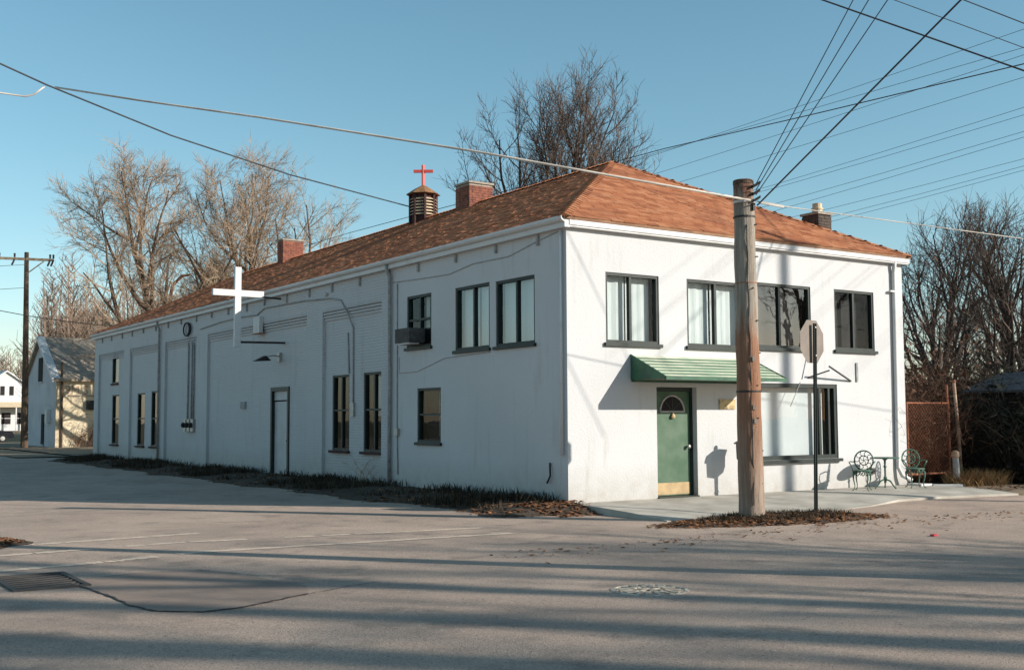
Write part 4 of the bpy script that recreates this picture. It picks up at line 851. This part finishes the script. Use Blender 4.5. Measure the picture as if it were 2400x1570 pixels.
brush('shed_brush', 600, [(13.3, 13.85, -1.5, .3, -.1), (13.2, 15.5, .55, 2.2, -.1)], 2.7, .012, 'darkbrush', 'dark tangled brush hiding the shed at the right edge')
n = 2600; pts = np.stack([np.random.uniform(13.2, 14.0, n), np.random.uniform(-1.6, .8, n), np.abs(np.random.normal(0, 1.05, n))], 1)
scatter_leaves('shed_ivy', pts, .06, 'darkbrush', 'dark ivy leaves on the brush before the shed', 'leaves', 1.2)
sh = thing('dark_shed', (15.4, -.6, 0), 'low weathered shed with its deep shade in near-black boards at the right edge', 'shed')
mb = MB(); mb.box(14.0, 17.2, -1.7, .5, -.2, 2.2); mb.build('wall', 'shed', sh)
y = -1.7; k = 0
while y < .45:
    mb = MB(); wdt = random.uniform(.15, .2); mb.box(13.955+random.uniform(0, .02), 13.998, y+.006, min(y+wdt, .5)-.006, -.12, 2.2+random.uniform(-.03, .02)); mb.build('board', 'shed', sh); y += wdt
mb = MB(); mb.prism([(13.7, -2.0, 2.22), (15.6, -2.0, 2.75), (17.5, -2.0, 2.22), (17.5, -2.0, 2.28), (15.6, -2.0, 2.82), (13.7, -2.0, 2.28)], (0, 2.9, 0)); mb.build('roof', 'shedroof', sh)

# ------------------------------------------------------------------ leaf litter, weeds, straw
def region(n, x0, x1, y0, y1, zf, keep=None):
    out = []
    while len(out) < n:
        x, y = random.uniform(x0, x1), random.uniform(y0, y1)
        if keep and not keep(x, y): continue
        out.append((x, y, zf(x, y)))
    return np.array(out)
scatter_leaves('mound_leaves', region(3600, -1.5, 4.8, -5, -2.5, lambda x, y: max(mound_z(x, y), H(x, y)), lambda x, y: mound_z(x, y) > -.185+.09*random.random()), .038, 'leaf', 'fallen leaves around the stub pole and stop sign', 'leaves')
blades('mound_grass', region(2600, -1.3, 4.6, -4.9, -2.5, mound_z, lambda x, y: mound_z(x, y) > -.10), .09, 'weed', 'short dead grass on the mound round the pole', 'grass', 1.0, .006)
scatter_leaves('verge_leaves', region(3600, -2.0, -.02, -.5, 36, verge_z, lambda x, y: random.random() < (1 if y < 5 else .35)), .042, 'leaf', 'fallen leaves in the strip beside the side wall', 'leaves')
blades('verge_weeds', region(9000, -1.5, -.03, .25, 35.5, verge_z, lambda x, y: random.random() < .15+.35*math.sin(y*.8)+.35*math.sin(y*2.1+x*3)+(.25 if x > -.5 else 0)), .21, 'weed', 'ragged dark weeds along the foot of the side wall', 'weeds', .7, .011)
scatter_leaves('corner_leaves', region(520, -.9, .2, -1.0, .6, lambda x, y: max(verge_z(x, y), H(x, y)), lambda x, y: not (x > 0 and y > -.02)), .045, 'leaf', 'orange leaves heaped at the near corner of the building', 'leaves')
scatter_leaves('island_leaves', region(2600, -14.5, -9.0, -1.3, 2.4, cor_z, lambda x, y: cor_z(x, y) > -.15), .05, 'leaf', 'brown leaves on the kerb corner at the left edge', 'leaves')
blades('straw_clump', region(2600, 11.2, 13.6, -1.3, .3, drive_z, lambda x, y: (x-12.4)**2/1.1+(y+.4)**2/.45 < random.random()), .38, 'straw', 'dry straw coloured grass at the foot of the gate post', 'grass', .9, .009)
scatter_leaves('drive_leaves', region(2200, 10.5, 20, -3.2, 1.2, drive_z, lambda x, y: random.random() < .3+.7*math.exp(-abs(y+.2))), .04, 'leaf', 'fallen leaves strewn on the dirt drive at right', 'leaves')
scatter_leaves('gutter_leaves', region(420, -5, 7, -6.6, -4.7, H, lambda x, y: random.random() < math.exp(-abs(y+5.2+.25*nz(x, 0))*3)), .03, 'leaf', 'scattered leaf scraps in the gutter in front of the mound', 'leaves')
brush('wall_sapling', 14, [(-.35, -.1, 7.6, 8.6, 0)], 1.1, .008, 'twig', 'leafless sapling stems against the wall left of the downspout')

# ------------------------------------------------------------------ far left: pole, old building, house, car, woods
lp = thing('wooden_utility_pole', (1.75, 60.3, -.15), 'far wooden utility pole with crossarm at the left edge of the picture', 'utility pole')
mb = MB(); mb.tube([(1.75, 60.3, -.3), (1.68, 60.3, 6), (1.58, 60.3, 12.5)], [.24, .19, .14], 10); mb.build('pole', 'wood', lp)
mb = MB(); mb.bar((.1, 61.15, 12.12), (3.05, 59.3, 11.98), .13, .16); mb.build('crossarm', 'crossarm', lp)
mb = MB(); mb.bar((1.6, 60.2, 11.1), (2.5, 59.6, 11.9), .06); mb.build('brace', 'crossarm', lp)
for t_ in (0, .28, .93, .99):
    c = Vector((.1, 61.15, 12.12)).lerp(Vector((3.05, 59.3, 11.98)), t_); mb = MB(); mb.lathe(c, [(.04, .1), (.07, .15), (.05, .25), (.08, .28), (.05, .36)], 8); mb.build('insulator', 'black', lp)
    mb = MB(); mb.tube([c, c+Vector((-.1, -.1, -.25)), c+Vector((-.2, -.3, -.42))], .06, 6); mb.build('strain_insulator', 'black', lp)
for za, zb, wh in ((11.7, 10.9, 'upper'), (10.2, 9.5, 'lower')): cable('street_wire', [(1.6, 60.2, za), (-22, 62, zb)], .015, wh+' of two thin wires running left from the far wooden pole', 'wires left of the far pole', sag=.6)
fp = thing('distant_utility_pole', (5.5, 118, -.3), 'distant brown utility pole behind the white gabled house', 'utility pole')
mb = MB(); mb.tube([(5.5, 118, -.4), (5.5, 118, 11.5)], [.25, .18], 8); mb.build('pole', 'wood', fp)
mb = MB(); mb.bar((3.4, 119.4, 10.9), (7.4, 116.8, 10.8), .2); mb.build('crossarm', 'wood', fp)
for t_ in (.05, .45, .9): c = Vector((3.4, 119.4, 10.9)).lerp(Vector((7.4, 116.8, 10.8)), t_); mb = MB(); mb.lathe(c, [(.1, .1), (.25, .3), (.25, .7), (.1, .9)], 8); mb.build('insulator', 'black', fp)
gl = thing('lamp_pole', (9.2, 55, -.2), 'thin brown lamp pole with bent arm among the trees at the left roof end', 'lamp pole')
mb = MB(); mb.tube([(9.2, 55, -.3), (9.25, 55, 9.2), (9.4, 54.9, 10.3), (9.9, 54.6, 10.9), (10.4, 54.3, 11.0)], [.16, .13, .11, .10, .08], 8); mb.build('pole', 'rust', gl)
mb = MB(); mb.box(9.0, 9.45, 54.8, 55.2, 7.0, 7.5); mb.build('transformer', 'black', gl)

ob = thing('old_gabled_building', (3.36, 59.2, -.15), 'old grey building with cream side wall and faded lettering beyond the far end', 'building')
x0, x1, y0, y1, zr, ze = 3.36, 14.5, 59.25, 68.6, 7.1, 4.35; ym = 63.9
mb = MB(); mb.poly([(x0, y0, -.3), (x0, y1, -.3), (x0, y1, ze), (x0, ym, zr), (x0, y0, ze)]); mb.build('gable_wall', 'greywall', ob)
mb = MB(); mb.quad((x0, y0, -.3), (x1, y0, -.3), (x1, y0, ze), (x0, y0, ze)); mb.quad((x1, y0, -.3), (x1, y1, -.3), (x1, y1, ze), (x1, y0, ze)); mb.build('side_wall', 'cream', ob)
mb = MB(); mb.prism([(x0-.25, y0-.35, ze-.18), (x0-.25, ym, zr+.05), (x0-.25, y1+.3, ze-.18), (x0-.25, y1+.3, ze-.02), (x0-.25, ym, zr+.22), (x0-.25, y0-.35, ze-.02)], (x1-x0+.5, 0, 0)); mb.build('roof', 'greyroof', ob)
mb = MB(); mb.prism([(x0-.33, y0-.38, ze-.22), (x0-.33, ym, zr+.0), (x0-.33, ym, zr+.25), (x0-.33, y0-.38, ze+.02)], (.09, 0, 0)); mb.build('rake_board', 'trim', ob)
sy, sz = (ym-y0+.35), (zr+.22-(ze-.02)); L_ = math.hypot(sy, sz); mb = MB()
for k in range(22):
    f0, f1 = k/22, (k+.93)/22; mb.quad((x0-.32, y0-.37+sy*f0, ze-.0+sz*f0), (x0+.16, y0-.37+sy*f0, ze-.0+sz*f0), (x0+.16, y0-.37+sy*f1, ze+.02+sz*f1), (x0-.32, y0-.37+sy*f1, ze+.02+sz*f1))
mb.build('rake_flashing', 'whitecross', ob)
for (a, b, c, d) in ((63.3, 64.5, 4.3, 5.9), (62.4, 63.2, .1, 2.1)): mb = MB(); mb.box(x0-.05, x0-.005, a, b, c, d); o = mb.build('window', 'dark', ob); m2 = MB(); m2.box(x0-.08, x0-.052, a-.1, b+.1, c-.12, c-.02); m2.build('sill', 'greywall', o)
mb = MB(); mb.box(x0-.25, x0-.005, 60.6, 61.2, 1.5, 2.4); mb.build('wall_lamp', 'trim', ob)
mb = MB(); mb.box(4.15, 7.0, y0-.05, y0-.005, 3.22, 3.3); mb.build('sign_rail', 'greyroof', ob)
mb = MB(); mb.box(5.25, 5.75, y0-.25, y0-.005, 2.35, 2.95); o = mb.build('wall_fitting', 'black', ob)
mb = MB(); mb.tube([(3.75, y0-.1, -.2), (3.72, y0-.1, 3.0), (3.66, y0-.12, 5.4)], .07, 6); mb.build('stove_pipe', 'wood', ob)
mb = MB(); mb.box(x0+.02, 3.62, y0-.03, y0-.004, -.2, 4.1); mb.build('corner_board', 'clay', ob)
cu = bpy.data.curves.new('faded_letters', 'FONT'); cu.body = '9M S'; cu.size = 1.15; cu.extrude = .004; tmpo = bpy.data.objects.new('tmp', cu); COL.objects.link(tmpo)
bpy.context.view_layer.update(); me = bpy.data.meshes.new_from_object(tmpo.evaluated_get(bpy.context.evaluated_depsgraph_get())); bpy.data.objects.remove(tmpo)
me.materials.clear(); me.materials.append(M['faded']); lt = bpy.data.objects.new('lettering', me); COL.objects.link(lt); lt.parent = ob
lt.location = Vector((3.92, y0-.008, 3.34))-ORG[ob.name]; lt.rotation_euler = (rad(90), 0, 0); lt.scale = (.62, .72, 1)
brush('wall_shrub', 60, [(4.4, 6.6, 58.5, 59.0, -.1)], 1.7, .02, 'brush', 'leafless russet shrub against the cream wall')
brush('wall_vines', 40, [(4.0, 7.2, 58.9, 59.15, .3)], 3.0, .012, 'twig2', 'bare vine stems climbing the cream wall')

wh = thing('white_gabled_house', (28, 208, 0), 'small white gabled house far off at the left edge', 'house')
hd = Vector((1, 0, 0)); hx0, hx1, hy0, hz0 = 20.6, 29.2, 200, -.3
def hp(x, y, z): return (x, y, z)
mb = MB(); mb.poly([(21.6, 200, 5.2), (28.6, 200, 5.2), (28.6, 200, 8.0), (25.1, 200, 10.4), (21.6, 200, 8.0)]); mb.quad((21.6, 200, 0), (28.6, 200, 0), (28.6, 200, 5.2), (21.6, 200, 5.2)); mb.quad((21.6, 200, 0), (21.6, 209, 0), (21.6, 209, 8), (21.6, 200, 8)); mb.quad((28.6, 200, 0), (28.6, 209, 0), (28.6, 209, 8), (28.6, 200, 8)); mb.build('wall', 'trim', wh)
mb = MB(); mb.prism([(21.2, 199.6, 7.75), (25.1, 199.6, 10.45), (29.0, 199.6, 7.75), (29.0, 199.6, 8.0), (25.1, 199.6, 10.75), (21.2, 199.6, 8.0)], (0, 10, 0)); mb.build('roof', 'trim', wh)
mb = MB(); mb.prism([(20.8, 199.9, 5.1), (20.8, 197.6, 4.3), (20.8, 197.6, 4.15), (20.8, 199.9, 4.9)], (8.6, 0, 0)); mb.build('porch_roof', 'clay', wh)
for x in (20.9, 23.6, 26.4, 29.1): mb = MB(); mb.box(x-.1, x+.1, 197.7, 197.9, 0, 4.2); mb.build('porch_post', 'trim', wh)
for x in (24.1, 25.6): mb = MB(); mb.box(x, x+.7, 199.93, 199.99, 6.3, 7.9); mb.build('window', 'dark', wh)
for x in (24.4, 27.0): mb = MB(); mb.box(x, x+1.5, 199.93, 199.99, 1.2, 3.2); o = mb.build('window', 'dark', wh); m2 = MB(); m2.box(x-.1, x+1.6, 199.88, 199.93, 2.15, 2.25); m2.build('glazing_bar', 'trim', o)
ca = thing('parked_car', (5.5, 88, -.15), 'dark parked car at the far left in front of the white house', 'car')
cy0, cw = 87.1, 1.75; prof = [(3.2, .25), (3.15, .75), (3.5, .92), (3.7, 1.05), (4.1, 1.46), (5.3, 1.48), (6.1, 1.02), (7.6, .88), (7.8, .7), (7.8, .3)]; CS = -1.8; prof = [(x+CS, z) for x, z in prof]
mb = MB(); mb.prism([(x, cy0, z-.1) for x, z in prof], (0, cw, 0)); body = mb.build('body', 'car', ca)
mb = MB(); mb.prism([(x, cy0-.01, z-.1) for x, z in ((3.85+CS, 1.04), (4.2+CS, 1.40), (5.25+CS, 1.42), (5.9+CS, 1.04))], (0, .008, 0)); mb.build('side_window', 'carglass', ca)
mb = MB(); mb.box(7.79+CS, 7.83+CS, cy0+.15, cy0+.4, .5, .65); mb.build('headlight', 'trim', ca)
for x in (4.0+CS, 6.9+CS):
    for y in (cy0-.02, cy0+cw-.18):
        mb = MB(); mb.lathe((0, 0, 0), [(.2, 0), (.32, 0), (.33, .03), (.33, .17), (.32, .2), (.2, .2)], 16); mb.v = [(x+a, y+c, .18+b) for a, b, c in mb.v]; wl = mb.build('wheel', 'tyre', ca)
        mb = MB(); mb.lathe((0, 0, 0), [(.05, -.01), (.19, 0), (.19, .02)], 12); mb.v = [(x+a, y+c-.005, .18+b) for a, b, c in mb.v]; mb.build('hub', 'metal', wl)
# far winter woods as one mass
def far_wood(name, spots, h, label, r=.06):
    P0, P1, A, B = [], [], [], []
    for (x, y) in spots:
        hh = h*random.uniform(.6, 1.1); P0.append((x, y, -.3)); P1.append((x+random.gauss(0, .5), y, hh*.8)); A.append(.2); B.append(.05)
        for k in range(46):
            f = random.uniform(.12, .8); a = random.random()*6.28; L = hh*.3*random.uniform(.4, 1)*(1.1-f); p = np.array((x, y, hh*f)); q = p+np.array([math.cos(a)*L*.7, math.sin(a)*L*.7, L*.8]); P0.append(p); P1.append(q); A.append(r); B.append(r*.5)
            for z in range(4):
                s = p+(q-p)*random.uniform(.3, 1); P0.append(s); P1.append(s+np.array([random.gauss(0, .5), random.gauss(0, .5), random.uniform(.2, 1.2)])*L*.4); A.append(r*.6); B.append(r*.3)
    v, f = sticks(P0, P1, A, B); return tag(mesh_obj(name, v, f, 'farwood'), label, 'woods', kind='stuff')
fs = []
for k in range(190): y = random.uniform(95, 175); fs.append(((y+17.4)*random.uniform(.197, .31)-13, y))
for k in range(50): y = random.uniform(216, 245); fs.append(((y+17.4)*random.uniform(.155, .215)-13, y))
far_wood('distant_woods', fs, 19, 'hazy brown winter woods behind the far buildings at left', .045)
far_wood('background_woods', [(random.uniform(38, 120), random.uniform(18, 110)) for k in range(150)], 8, 'brown winter woods far behind the building at right', .045)
